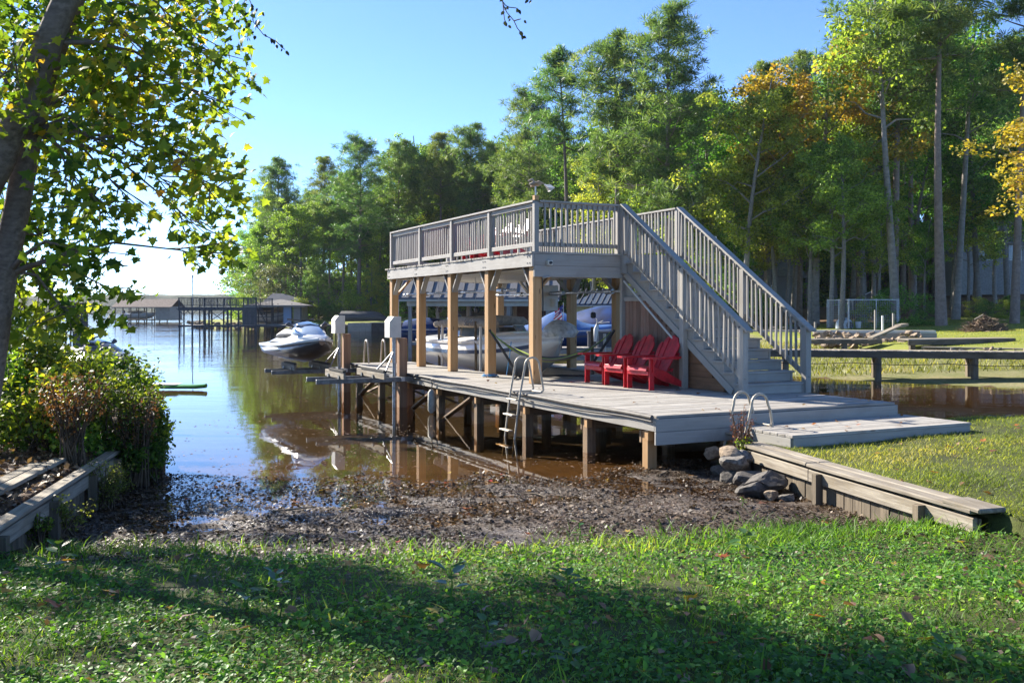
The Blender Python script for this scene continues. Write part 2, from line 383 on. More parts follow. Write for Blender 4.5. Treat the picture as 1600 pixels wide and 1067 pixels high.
nz = (fbm(C[:, 0]*.12, C[:, 1]*.12, 3, 21)-.5)
lim = np.where(nr, np.interp(C[:, 0], [5, 20, 26, 60], [25, 27, 33, 36]), np.interp(C[:, 0], [-40, -26, -20, -4, 4], [4, 5, 12, 14, 8]))+nz*6
z_s = (s > 0) & nr & (s < 8.3); z_l = (s > 0) & ~z_s & (s < lim); z_f = (s > 0) & ~z_s & ~z_l; z_b = s <= 0
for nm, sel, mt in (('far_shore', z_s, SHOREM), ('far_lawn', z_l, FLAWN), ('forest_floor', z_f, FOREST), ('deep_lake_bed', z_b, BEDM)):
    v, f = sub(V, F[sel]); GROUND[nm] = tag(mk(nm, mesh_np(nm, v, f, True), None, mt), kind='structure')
# outer ground to the sides and behind the camera
v = []; f = []
for (x0, x1, y0, y1, z) in ((-1500, -26, -600, 24.2, -1.2), (26, 1500, -600, 24.2, .35), (-26, 26, -600, -12, .8)):
    n = len(v); v += [(x0, y0, z), (x1, y0, z), (x1, y1, z), (x0, y1, z)]; f.append([n, n+1, n+2, n+3])
GROUND['outer'] = tag(mk('outer_ground', mesh_np('outer_ground', np.array(v, float), np.array(f)), None, LAWNM), kind='structure')
# water
m, t, b, L = nodes('lake_water')
v1 = coords(t, (1, 1, 1))
n1 = N(t, 'ShaderNodeTexNoise', Scale=1.1, Detail=3.0, Roughness=.5); L(coords(t, (.55, 1.0, 1)), n1.inputs['Vector'])
n2 = N(t, 'ShaderNodeTexNoise', Scale=.16, Detail=2.0); L(v1, n2.inputs['Vector'])
n3 = N(t, 'ShaderNodeTexNoise', Scale=4.5, Detail=2.0); L(coords(t, (.6, 1.0, 1)), n3.inputs['Vector'])
sep = t.nodes.new('ShaderNodeSeparateXYZ'); L(v1, sep.inputs[0])
calm = N(t, 'ShaderNodeMapRange'); calm.inputs['From Min'].default_value = 13; calm.inputs['From Max'].default_value = 75; calm.inputs['To Min'].default_value = .010; calm.inputs['To Max'].default_value = .30
L(sep.outputs['Y'], calm.inputs['Value'])
gust = N(t, 'ShaderNodeMapRange'); gust.inputs['From Min'].default_value = .35; gust.inputs['From Max'].default_value = .65; gust.inputs['To Min'].default_value = .35; gust.inputs['To Max'].default_value = 1.3
L(n2.outputs['Fac'], gust.inputs['Value'])
st = N(t, 'ShaderNodeMath', operation='MULTIPLY'); L(calm.outputs[0], st.inputs[0]); L(gust.outputs[0], st.inputs[1])
sm_ = N(t, 'ShaderNodeMath', operation='MULTIPLY_ADD'); sm_.inputs[1].default_value = .25; L(n3.outputs['Fac'], sm_.inputs[0]); L(n1.outputs['Fac'], sm_.inputs[2])
bp = N(t, 'ShaderNodeBump', Distance=.12); L(st.outputs[0], bp.inputs['Strength']); L(sm_.outputs[0], bp.inputs['Height'])
gl = N(t, 'ShaderNodeBsdfGlossy', Roughness=.015); L(bp.outputs['Normal'], gl.inputs['Normal'])
tr = t.nodes.new('ShaderNodeBsdfTransparent'); tr.inputs['Color'].default_value = (.78, .62, .42, 1)
ge_ = t.nodes.new('ShaderNodeNewGeometry'); vd = N(t, 'ShaderNodeVectorMath', operation='DOT_PRODUCT'); L(ge_.outputs['Incoming'], vd.inputs[0]); L(bp.outputs['Normal'], vd.inputs[1])
ab = N(t, 'ShaderNodeMath', operation='ABSOLUTE'); L(vd.outputs['Value'], ab.inputs[0])
om_ = N(t, 'ShaderNodeMath', operation='SUBTRACT', use_clamp=True); om_.inputs[0].default_value = 1.0; L(ab.outputs[0], om_.inputs[1])
pw_ = N(t, 'ShaderNodeMath', operation='POWER'); L(om_.outputs[0], pw_.inputs[0]); pw_.inputs[1].default_value = 5.0
fr = N(t, 'ShaderNodeMath', operation='MULTIPLY_ADD'); L(pw_.outputs[0], fr.inputs[0]); fr.inputs[1].default_value = .96; fr.inputs[2].default_value = .04
ms = t.nodes.new('ShaderNodeMixShader'); L(fr.outputs[0], ms.inputs['Fac']); L(tr.outputs[0], ms.inputs[1]); L(gl.outputs[0], ms.inputs[2])
L(ms.outputs[0], t.nodes['Material Output'].inputs['Surface'])
WATER = tag(mk('water', mesh_np('water', np.array([(-2430, -2430, 0), (2430, -2430, 0), (2430, 2430, 0), (-2430, 2430, 0)], float), np.array([[0, 1, 2, 3]])), None, m), kind='structure')
# distant wooded hills across the lake
hx = np.arange(-1500, 700, 7.0); hy = np.concatenate([np.arange(940, 1060, 6), np.arange(1070, 1500, 30)])
X, Y = np.meshgrid(hx, hy)
rise = np.clip((Y-942-12*(fbm(X*.01, Y*0+3, 3, 5)-.5))/30, 0, 1)
Z = -1+rise*(12+9*fbm(X*.004, Y*.003, 3, 1)+np.where(rise > 0, 5*(fbm(X*.11, Y*.11, 3, 7)-.3), 0))+np.clip(Y-1000, 0, 500)*.016*(.4+fbm(X*.003, Y*.002, 2, 14))
i = np.arange(X.size).reshape(X.shape)
F = np.stack([i[:-1, :-1], i[:-1, 1:], i[1:, 1:], i[1:, :-1]], -1).reshape(-1, 4)
HILLM = mat_ground('wooded_hill', [(.3, (.018, .03, .014)), (.5, (.04, .06, .022)), (.7, (.085, .10, .03))], scale=.05, fine=.25, bump=1, dist=3)
tag(mk('hills', mesh_np('hills', np.stack([X, Y, Z], -1).reshape(-1, 3), F, False), None, HILLM), kind='structure')
# closing ring of land at the horizon
ring = []
for k in range(49):
    a = 2*math.pi*k/48; ring.append((2300*math.cos(a), 2300*math.sin(a)))
v = []; f = []
for k, (x, y) in enumerate(ring):
    hgt = 26+14*random.random() if k < 48 else v[1][2]
    v += [(x, y, -2), (x*1.05, y*1.05, hgt)]
    if k: f.append([2*k-2, 2*k, 2*k+1, 2*k-1])
tag(mk('horizon_hills', mesh_np('horizon_hills', np.array(v), np.array(f)), None, HILLM), kind='structure')

# ------------------------------------------------------------------ the two-storey dock
TH = R(25.9); CT, ST = math.cos(TH), math.sin(TH)
def W(b_, a_, z=0.0): return Vector((1.96+b_*CT-a_*ST, 13.0+b_*ST+a_*CT, z))
ZD = .76; ZU = ZD+2.57                     # lower and upper deck tops
PA = [5.83, 7.94, 10.06, 12.17, 14.28]     # post rows
BF, BB = 1.16, 4.36
dock = thing('boat_dock', 'grey two storey timber boat dock with stairs up to a railed sundeck', 'dock', (1.96, 13.0, 0), TH)
# lower deck boards
a = .005; k = 0
while a < 14.5:
    wb = .138
    far = 4.45 if a < 7.6 else 1.72
    jz = random.uniform(-.002, .002)
    if a < 5.4 and k % 3 == 1:
        board('deck_plank', (0.0, a+wb/2, ZD-.019+jz), (2.4+random.choice((-.6, 0, .6)), a+wb/2, ZD-.019+jz), wb, .038, DECK, dock)
        o = COL.objects[-1]; x1 = o.matrix_local.translation.x
        e = 0.003+[m_ for m_ in (2.4,)][0]
        L_ = max(v_.co.x for v_ in o.data.vertices)
        board('deck_plank', (L_+.004, a+wb/2, ZD-.019-jz), (far, a+wb/2, ZD-.019-jz), wb, .038, DECK, dock)
    else:
        board('deck_plank', (0.0, a+wb/2, ZD-.019+jz), (far, a+wb/2, ZD-.019+jz), wb, .038, DECK, dock)
    a += wb+.007; k += 1
# far catwalk of the slip
a = 7.64
while a < 14.4:
    board('deck_plank', (4.15, a+.07, ZD-.02), (4.75, a+.07, ZD-.02), .138, .038, DECK, dock); a += .145
# fascias
FA = .04
board('fascia_board', (-.02, 0.0, ZD-.125), (-.02, 14.5, ZD-.125), .04, .17, GREY, dock)
for z in (ZD-.04-.087, ZD-.04-.087-.178):
    board('fascia_board', (-.04, -.02, z), (4.45, -.02, z) if z > ZD-.2 else (1.3, -.02, z), .04, .174, GREY, dock)
board('fascia_board', (4.47, -.02, ZD-.125), (4.47, 7.6, ZD-.125), .04, .17, GREY, dock)
board('fascia_board', (0, 14.53, ZD-.125), (1.72, 14.53, ZD-.125), .04, .17, GREY, dock)
board('fascia_board', (1.74, 7.62, ZD-.125), (1.74, 14.5, ZD-.125), .04, .17, GREY, dock)
board('fascia_board', (4.13, 7.62, ZD-.125), (4.13, 14.4, ZD-.125), .04, .17, GREY, dock)
# rubber bumper along the front edge
pts = [(-.062+.008*math.sin(q*1.7), q, ZD-.018+.006*math.sin(q*2.3)) for q in np.arange(.02, 14.4, .35)]
MB().tube(pts, .032, 7).build('edge_bumper', RUBBER, dock)
MB().tube([(p[0]-.012+.01*math.sin(p[1]*3), p[1], p[2]-.065+.012*math.sin(p[1]*1.3+1)) for p in pts], .011, 5).build('edge_rope', RUBBER, dock)
# joists and cross beams
for bb in (.3, .95, 1.6):
    board('joist', (bb, .03, ZD-.14), (bb, 14.45, ZD-.14), .045, .19, PILE, dock)
for bb in (2.3, 3.0, 3.7, 4.3):
    board('joist', (bb, .03, ZD-.14), (bb, 7.55, ZD-.14), .045, .19, PILE, dock)
for a in (.35, 2.0, 4.1, 6.2, 8.2, 10.2, 12.2, 14.1):
    far = 4.4 if a < 7 else 1.7
    board('cross_beam', (.04, a+.11, ZD-.325), (far, a+.11, ZD-.325), .05, .18, PILE, dock)
    for bb in ([.12, 1.6, 3.0, 4.3] if a < 7 else [.12, 1.6]):
        board('pile', (bb, a, -1.4), (bb, a, ZD-.235), .15, .15, PILE if a > 1 else PINE, dock, up=(0, 1, 0), c=.01)
    board('pile_cap_block', (.03, a-.12, ZD-.36), (.03, a-.12, ZD-.212), .09, .09, PINE, dock, up=(0, 1, 0))
for a in (8.2, 10.2, 12.2, 14.1):
    board('pile', (4.3, a, -1.6), (4.3, a, ZD-.05), .15, .15, PILE, dock, up=(0, 1, 0), c=.01)
for a in (10.35, 12.35, 14.2):
    board('cross_brace', (.16, a, .52), (1.62, a, -.12), .04, .14, PILE, dock, up=(0, 1, 0))
    board('cross_brace', (.16, a+.05, -.12), (1.62, a+.05, .52), .04, .14, PILE, dock, up=(0, 1, 0))
for a in (6.3, 8.3, 12.3):
    board('cross_brace', (.03, a, .5), (.03, a+1.7, -.15), .04, .13, PILE, dock, up=(1, 0, 0))
# roof posts
for i, a in enumerate(PA):
    for bb in (BF, BB):
        board('roof_post', (bb, a, ZD+.002 if bb == BF else -1.2), (bb, a, ZU-.16), .19, .19, PINE, dock, up=(0, 1, 0), c=.008)
    for sg in (-1, 1):
        if not (i == 0 and sg < 0) and not (i == 4 and sg > 0):
            for bb in (BF, BB):
                board('knee_brace', (bb, a+sg*.09, ZD+1.86), (bb, a+sg*.45, ZD+2.31), .045, .13, GREY, dock, up=(1, 0, 0))
    if i in (0, 4): board('knee_brace', (BF+.09, a, ZD+1.86), (BF+.5, a, ZD+2.31), .045, .13, PINE, dock, up=(0, 1, 0))
    board('knee_brace', (BB-.09, a, ZD+1.86), (BB-.5, a, ZD+2.31), .045, .13, GREY, dock, up=(0, 1, 0))
# upper rim
a0, a1 = 5.70, 14.42
board('rim_board', (BF-.125, a0-.022, ZU-.165), (BF-.125, a1, ZU-.165), .045, .25, GREY, dock)
board('rim_board', (BB+.125, a0, ZU-.165), (BB+.125, a1, ZU-.165), .045, .25, GREY, dock)
for z, hgt in ((ZU-.155, .225), (ZU-.155-.2255, .22)):
    board('rim_board', (BF-.10, a0, z), (3.06, a0, z), .045, hgt, GREY, dock)
board('rim_board', (BF-.10, a1, ZU-.165), (BB+.10, a1, ZU-.165), .045, .25, GREY, dock)
for bb in (1.9, 2.5, 3.1, 3.7): board('ceiling_joist', (bb, a0+.03, ZU-.135), (bb, a1-.03, ZU-.135), .045, .19, PILE, dock)
board('roof_beam', (BF, a0+.03, ZU-.225), (BF, a1-.03, ZU-.225), .05, .13, PILE, dock)
board('roof_beam', (BB, a0+.03, ZU-.225), (BB, a1-.03, ZU-.225), .05, .13, PILE, dock)
# ceiling of pale sheets hung under the joists, with lapped edges
a = a0+.1; k = 0
while a < a1-.5:
    z = ZU-.30-(k % 2)*.006
    board('ceiling_panel', (BF+.12, a+.48, z), (BB-.12, a+.48, z-.07), .97, .008, CEIL, dock, c=.002); a += .955; k += 1
# upper deck boards, ends showing over the rim
a = a0-.03
while a < a1+.02:
    jx = random.uniform(-.012, .012)
    board('sundeck_plank', (BF-.17+jx, a+.069, ZU-.019), (BB+.16, a+.069, ZU-.019), .138, .038, DECK, dock, c=.003); a += .1455
# railings
def baluster(p, h, par, lean=0.0):
    j = random.uniform(-.004, .004)
    board('baluster', (p[0]+j, p[1], p[2]), (p[0]+lean, p[1]-j+lean*random.uniform(-1, 1), p[2]+h), .036, .036, GREY, par, up=(0, 1, 0), c=.002)
def rail_run(p0, p1, posts, name, skip=()):
    p0 = Vector(p0); p1 = Vector(p1); L_ = (p1-p0).length; d = (p1-p0)/L_
    part = MB()
    part.bar(p0+Vector((0, 0, .985)), p1+Vector((0, 0, .985)), .14, .036)
    rl = part.build(name, GREY, dock)
    off = Vector((d.y, -d.x, 0))
    board('top_rail', p0+Vector((0, 0, .915)), p1+Vector((0, 0, .915)), .038, .085, GREY, rl)
    board('bottom_rail', p0+Vector((0, 0, .15)), p1+Vector((0, 0, .15)), .038, .085, GREY, rl)
    ts = sorted(posts)
    for q in ts: board('rail_post', p0+d*q+Vector((0, 0, -.02)), p0+d*q+Vector((0, 0, .965)), .10, .10, GREY, rl, up=(0, 1, 0))
    for u, v_ in zip(ts[:-1], ts[1:]):
        n = int(round((v_-u)/.128)); 
        for k in range(1, n): baluster(p0+d*(u+(v_-u)*k/n)+off*.038+Vector((0, 0, .11)), .845, rl, random.choice((0, 0, 0, .012, -.012)))
    return rl
BR = BF-.03
rail_run((BR, a0+.06, ZU), (BR, a1-.06, ZU), [0, 2.12, 4.24, 6.36, 8.60], 'lake_side_railing')
rail_run((3.02, a0+.06, ZU), (BR+.06, a0+.06, ZU), [0.0], 'land_side_railing')
rl = COL.objects['land_side_railing']
for k in range(1, 15): baluster((BR+.06+(3.02-BR-.06)*k/15, a0+.022, ZU+.11), .845, rl)
rail_run((BB+.08, a1-.06, ZU), (BB+.08, a0-.0, ZU), [0, 2.12, 4.24, 6.4, 8.66], 'wood_side_railing')
rail_run((BR+.06, a1-.06, ZU), (BB+.02, a1-.06, ZU), [1.6, 3.2], 'end_railing')
# staircase
stair = MB()
NS = 14; top_a, bot_a = a0-.03, 1.95; run = (top_a-bot_a)/(NS-1); ris = (ZU-ZD)/NS
sb0, sb1 = 3.09, 4.45
def sa(i): return top_a-run*i                # nosing of tread i (0 = deck)
for bb in (sb0+.06, sb1-.06):                # sawtooth stringers
    out = []
    for i in range(NS):
        out += [(sa(i), ZU-ris*i-.03), (sa(i), ZU-ris*(i+1)-.03)] if i < NS else []
    ol = [(sa(0)+.02, ZU-.42), (sa(0)+.02, ZU-.035)]
    for i in range(NS-1): ol += [(sa(i), ZU-ris*(i+1)-.03), (sa(i+1), ZU-ris*(i+1)-.03)]
    ol += [(sa(NS-1), ZD+.001), (sa(NS-1)+.30, ZD+.001)]
    V = [(bb-.022, y, z) for y, z in ol]+[(bb+.022, y, z) for y, z in ol]; n = len(ol)
    stair.add(V, [tuple(range(n)), tuple(range(2*n-1, n-1, -1))]+[(i, n+i, n+(i+1) % n, (i+1) % n) for i in range(n)])
stair = stair.build('staircase', GREY, dock)
board('stringer_trim', (sb0+.025, top_a, ZU-.40), (sb0+.025, bot_a+.32, ZD+.03), .03, .13, GREY, stair, up=(0, .55, .8))
for i in range(1, NS):
    z = ZU-ris*i
    board('tread', (sb0-.0, sa(i)+run/2-.0, z-.015), (sb1, sa(i)+run/2, z-.015), run+.03, .032, GREY, stair)
for i in range(1, NS+1):
    z = ZU-ris*i
    board('riser', (sb0+.085, sa(i-1)+.012, z+ris/2-.014), (sb1-.085, sa(i-1)+.012, z+ris/2-.014), .02, ris-.04, GREY, stair)
sl_z = (ZU-ZD-ris)/(top_a-bot_a)
def rail_z(a_, off): return ZU+off-(top_a-a_)*ris/run
for bb, nm in ((sb0-.01, 'near'), (sb1+.01, 'far')):
    hi, lo = top_a, bot_a-.05
    o = MB().bar((bb, hi, rail_z(hi, 1.0)), (bb, lo-.12, rail_z(lo-.12, 1.0)), .14, .038, up=(0, .55, .8)).build('stair_railing', GREY, stair)
    for a_, zb in ((hi-.02, ZU-.4), (3.62, ZD+.002), (lo+.05, ZD+.002)):
        board('newel_post', (bb, a_, zb), (bb, a_, rail_z(a_, .955)), .12, .12, GREY, stair, up=(0, 1, 0), c=.006)
    board('upper_stair_rail', (bb, hi, rail_z(hi, .92)), (bb, lo, rail_z(lo, .92)), .038, .09, GREY, stair, up=(0, .55, .8))
    board('lower_stair_rail', (bb, hi, rail_z(hi, .10)), (bb, lo, rail_z(lo, .10)), .038, .09, GREY, stair, up=(0, .55, .8))
    n = 29
    for k in range(1, n):
        a_ = hi+(lo-hi)*k/n
        if abs(a_-3.62) < .07: continue
        baluster((bb-.036 if bb < 4 else bb-.036, a_, rail_z(a_, .07)), .86, stair, random.choice((0, 0, .012, -.012)))
# boarded store under the stairs
store = MB().box((sb0+.10, 4.2, ZD+.005), (sb0+.12, 5.78, ZD+1.5)).build('store_wall', PLY, dock)
for k, a in enumerate(np.arange(3.72, 5.72, .145)):
    zt = min(ZD+1.62, rail_z(a, -.45)-.02)
    board('siding_board', (sb0+.085, a+.07, ZD+.01), (sb0+.085, a+.07, zt), .138, .02, BARN, store, up=(1, 0, 0), c=.003)
board('wall_trim', (sb0+.06, 4.3, ZD+1.66), (sb0+.06, 5.75, ZD+1.66), .05, .09, GREY, store)
for k, a in enumerate(np.arange(4.75, 5.70, .235)):
    board('upper_panel', (sb0+.09, a+.115, ZD+1.71), (sb0+.09, a+.115, min(ZU-.42, rail_z(a, -.5))), .228, .02, GREY, store, up=(1, 0, 0), c=.003)
board('corner_trim', (sb0+.04, 5.77, ZD+.01), (sb0+.04, 5.77, ZU-.41), .09, .09, GREY, store, up=(0, 1, 0))
for k in range(4):
    z = ZD+.12+k*.23
    a_lo = bot_a+.5+(z-ZD)/ris*run*.9
    if a_lo < 3.5: board('lower_siding_board', (sb0+.12, max(a_lo, 2.3), z), (sb0+.12, 3.68, z), .02, .225, PLY, store, c=.003)
board('end_wall_panel', (sb0+.12, 5.79, ZD+.9), (sb1-.1, 5.79, ZD+.9), .02, 1.75, BARN, store)
board('far_wall_panel', (sb1-.11, 3.9, ZD+.55), (sb1-.11, 5.76, ZD+.55), .02, 1.0, BARN, store)
sl_ = MB().tube([(sb0-.04, 5.6, ZU-.55), (sb0-.04, 3.72, rail_z(3.72, -.55)+.0)], .02, 6).build('stair_light_strip', CREAM, store)
for a in PA:
    for dz in (-.10, -.22):
        for da in (-.05, .05): MB().tube([(BF-.149, a+da, ZU+dz), (BF-.157, a+da, ZU+dz)], .014, 7).build('bolt', BLACKM, dock)
# small fittings on the corner
cm = MB().box((BF+.16, a0-.10, ZU-.26), (BF+.26, a0-.024, ZU-.17)).build('security_camera', CREAM, dock)  # small pale security camera box with a lens in front
MB().tube([(BF+.21, a0-.11, ZU-.215), (BF+.21, a0-.135, ZU-.215)], .03, 8).build('lens', BLACKM, cm)
fc = MB().tube([(BF+.10, a0+.02, ZD+2.07), (BF+.10, a0-.06, ZD+2.07), (BF+.22, a0-.08, ZD+2.09)], .018, 6).build('tap', GALV, dock)
MB().tube([(BF+.10, a0+.03, ZD+2.07), (BF+.115, a0+.03, ZD+1.6), (BF+.115, a0+.03, ZD+1.3)], .012, 6).build('pipe', BLACKM, dock)
sp = MB().box((3.4, 5.9, ZD+1.98), (3.62, 6.1, ZD+2.25)).build('flood_light', BLACKM, dock)
# step platform at the land end
step = thing('step_platform', 'low grey timber step platform between the dock and the lawn', 'platform', (1.96, 13.0, 0), TH)
a = -1.25
ZS = ZD-.19
while a < -.06:
    board('deck_plank', (1.25, a+.069, ZS-.019+random.uniform(-.002, .002)), (4.6, a+.069, ZS-.019), .138, .038, DECK, step); a += .145
board('fascia_board', (1.27, -1.232, ZS-.16), (4.58, -1.232, ZS-.16), .03, .24, GREY, step)
board('fascia_board', (1.268, -1.21, ZS-.16), (1.268, -.05, ZS-.16), .03, .24, GREY, step)
board('fascia_board', (4.582, -1.21, ZS-.16), (4.582, -.05, ZS-.16), .03, .24, GREY, step)
for bb in (2.3, 3.4): board('joist', (bb, -1.2, ZS-.12), (bb, -.06, ZS-.12), .04, .15, PILE, step)
board('under_beam', (1.3, -.2, ZS-.4), (4.5, -.2, ZS-.4), .2, .5, PILE, step)
# ------------------------------------------------------------------ timber edges of the banks
def bulkhead(name, label, pts, topw, parts_top, zt, out, post_sp, sheet_mat, low):
    """timber edging: cap boards, sheet boards behind, posts in front; pts on the ground line, out = unit vector to the open side"""
    root = thing(name, label, 'retaining wall')
    for p0, p1 in zip(pts[:-1], pts[1:]):
        p0 = Vector(p0); p1 = Vector(p1); d = (p1-p0).normalized(); L_ = (p1-p0).length
        o = Vector((d.y, -d.x, 0)); o = o if o.dot(Vector(out)) > 0 else -o
        n = int(L_/.155)
        for k in range(n):
            q = p0+d*((k+.5)*L_/n)
            j = random.uniform(-.006, .006)
            board('sheet_board', q+o*j+Vector((0, 0, low)), q+o*j+Vector((0, 0, zt-.05+random.uniform(-.01, .01))), L_/n-.006, .03, sheet_mat, root, up=o, c=.003)
        for k in range(int(L_/post_sp)+1):
            q = p0+d*min(k*post_sp+.25, L_-.1)+o*.105
            board('post', q+Vector((0, 0, low)), q+Vector((0, 0, zt-.06)), .09, .09, sheet_mat, root, up=o)
        board('waler', p0+o*.045+Vector((0, 0, zt-.12)), p1+o*.045+Vector((0, 0, zt-.12)), .05, .14, OLDW, root, c=.008)
        for (dx, wd, dz) in parts_top:
            board('cap_board', p0+o*dx+Vector((0, 0, zt+dz)), p1+o*dx+Vector((0, 0, zt+dz+.006)), wd, .045, OLDW, root, c=.010)
    return root
bulkhead('timber_edge', 'weathered timber edge with wide silver cap boards bordering the right lawn',
         [(3.10, 12.75, 0), (3.47, 11.05, 0), (4.12, 8.45, 0)], .4, [(.02, .16, .0), (-.145, .155, .004)], .415, (-1, 0, 0), 1.75, DARKW, -.15)
board('end_plank', (4.07, 8.82, .452), (4.20, 8.38, .440), .30, .045, OLDW, COL.objects['timber_edge'], c=.012)
bulkhead('timber_edge', 'mossy timber edge holding up the leaf covered left bank',
         [(-4.13, 7.4, 0), (-4.92, 11.75, 0), (-5.14, 14.2, 0)], .3, [(.03, .14, .0)], .445, (1, 0, 0), 1.45, DARKW, -.25)
lb = [o for o in COL.objects if o.get('label', '').startswith('mossy')][0]
pl = thing('loose_plank', 'long loose grey plank lying on the left bank beside the timber edge', 'plank', (-4.62, 7.9, .505), R(9))
for k in (0, 1): board('board', (k*-.142, 0, 0), (k*-.142, 2.9-.3*k, .012), .137, .04, OLDW, pl, c=.008)

# ------------------------------------------------------------------ rocks
def rock_mesh(seed, n=2):
    import bmesh
    bm = bmesh.new(); bmesh.ops.create_icosphere(bm, subdivisions=3, radius=1.0)
    r = np.random.default_rng(seed)
    pl_ = [(Vector(r.normal(size=3)).normalized(), r.uniform(.38, .72)) for _ in range(11)]
    for v in bm.verts:
        c = v.co.copy()
        for nn, d in pl_:
            e = c.dot(nn)-d
            if e > 0: c -= nn*e
        v.co = c+Vector(r.normal(size=3))*.012
    me = bpy.data.meshes.new('rock'); bm.to_mesh(me); bm.free(); return me
ROCKM = mat_plain('grey_stone', (.22, .195, .165), rough=.85, var=.38, scale=5, bump=.5)
ROCKD = mat_plain('dark_stone', (.115, .10, .085), rough=.85, var=.3, scale=5, bump=.5)
ROCKB = mat_plain('tan_stone', (.33, .245, .165), rough=.9, var=.3, scale=5, bump=.5)
RM = [rock_mesh(k) for k in range(6)]
for me in RM: me.materials.append(ROCKM)
def rock(p, s, rz, mesh, mat, label, group, cat='rock'):
    o = bpy.data.objects.new('rock', mesh); COL.objects.link(o); o.location = p; o.scale = s; o.rotation_euler = (random.uniform(-.3, .3), random.uniform(-.3, .3), rz)
    o.material_slots[0].link = 'OBJECT'; o.material_slots[0].material = mat
    return tag(o, label, cat, group)
GR = 'rocks heaped against the timber edge'
rk = [(1183, 752, .17, ROCKD, 'dark pointed grey rock at the front of the heap beside the tan rock'), (1210, 742, .15, ROCKD, 'grey upright rock with a pale face in the heap'), (1240, 750, .20, ROCKD, 'largest dark flat topped rock at the foot of the timber edge'),
      (1270, 747, .15, ROCKB, 'tan rock closest to the middle timber post'), (1172, 728, .13, ROCKM, 'small grey rock high in the heap near the dock ladder'), (1200, 724, .14, ROCKB, 'rounded brown rock topping the heap under the dead weeds'),
      (1228, 730, .15, ROCKM, 'mottled grey rock behind the big dark rock'), (1160, 716, .12, ROCKD, 'rock half hidden under the dead weeds'), (1190, 706, .13, ROCKB, 'tan rock wedged under the timber cap'), (1140, 730, .14, ROCKD, 'low dark rock in the shade by the ladder foot'),
      (1252, 765, .08, ROCKM, 'flat small stone lying in front of the heap'), (1205, 768, .07, ROCKB, 'pale small stone on the mud before the heap')]
for k, (x, y, r_, mt, lab) in enumerate(rk):
    D = 12.6-(y-716)*.032 if y < 760 else 11.1
    p = pd(x, y-4, D); p.x = min(p.x, float(xb(p.y))-.24-r_); p.z = float(H(p.x, p.y))+r_*.45 if k not in (4, 5, 6, 8) else .28
    rock(p, (r_*1.75, r_*1.5, r_*1.2), random.uniform(0, 6), RM[k % 6], mt, lab, GR)
for k, (x, lab) in enumerate([(1340, 'pale stone closest to the platform at the lawn edge'), (1372, 'angular stone at the lawn edge over the brown water'), (1536, 'broad stone at the edge of the right lawn'), (1552, 'tallest stone at the far edge of the right lawn'), (1568, 'round stone at the far edge of the right lawn'), (1590, 'flat stone at the far edge of the right lawn'), (1520, 'small stone beside the platform corner')]):
    q = pd(x, 655, 15.9); rock((q.x, 15.75+random.uniform(-.2, .2), .38), (.19, .15, .13), random.uniform(0, 6), RM[k % 6], ROCKM if k % 2 else ROCKB, lab, 'stones along the far edge of the lawn')

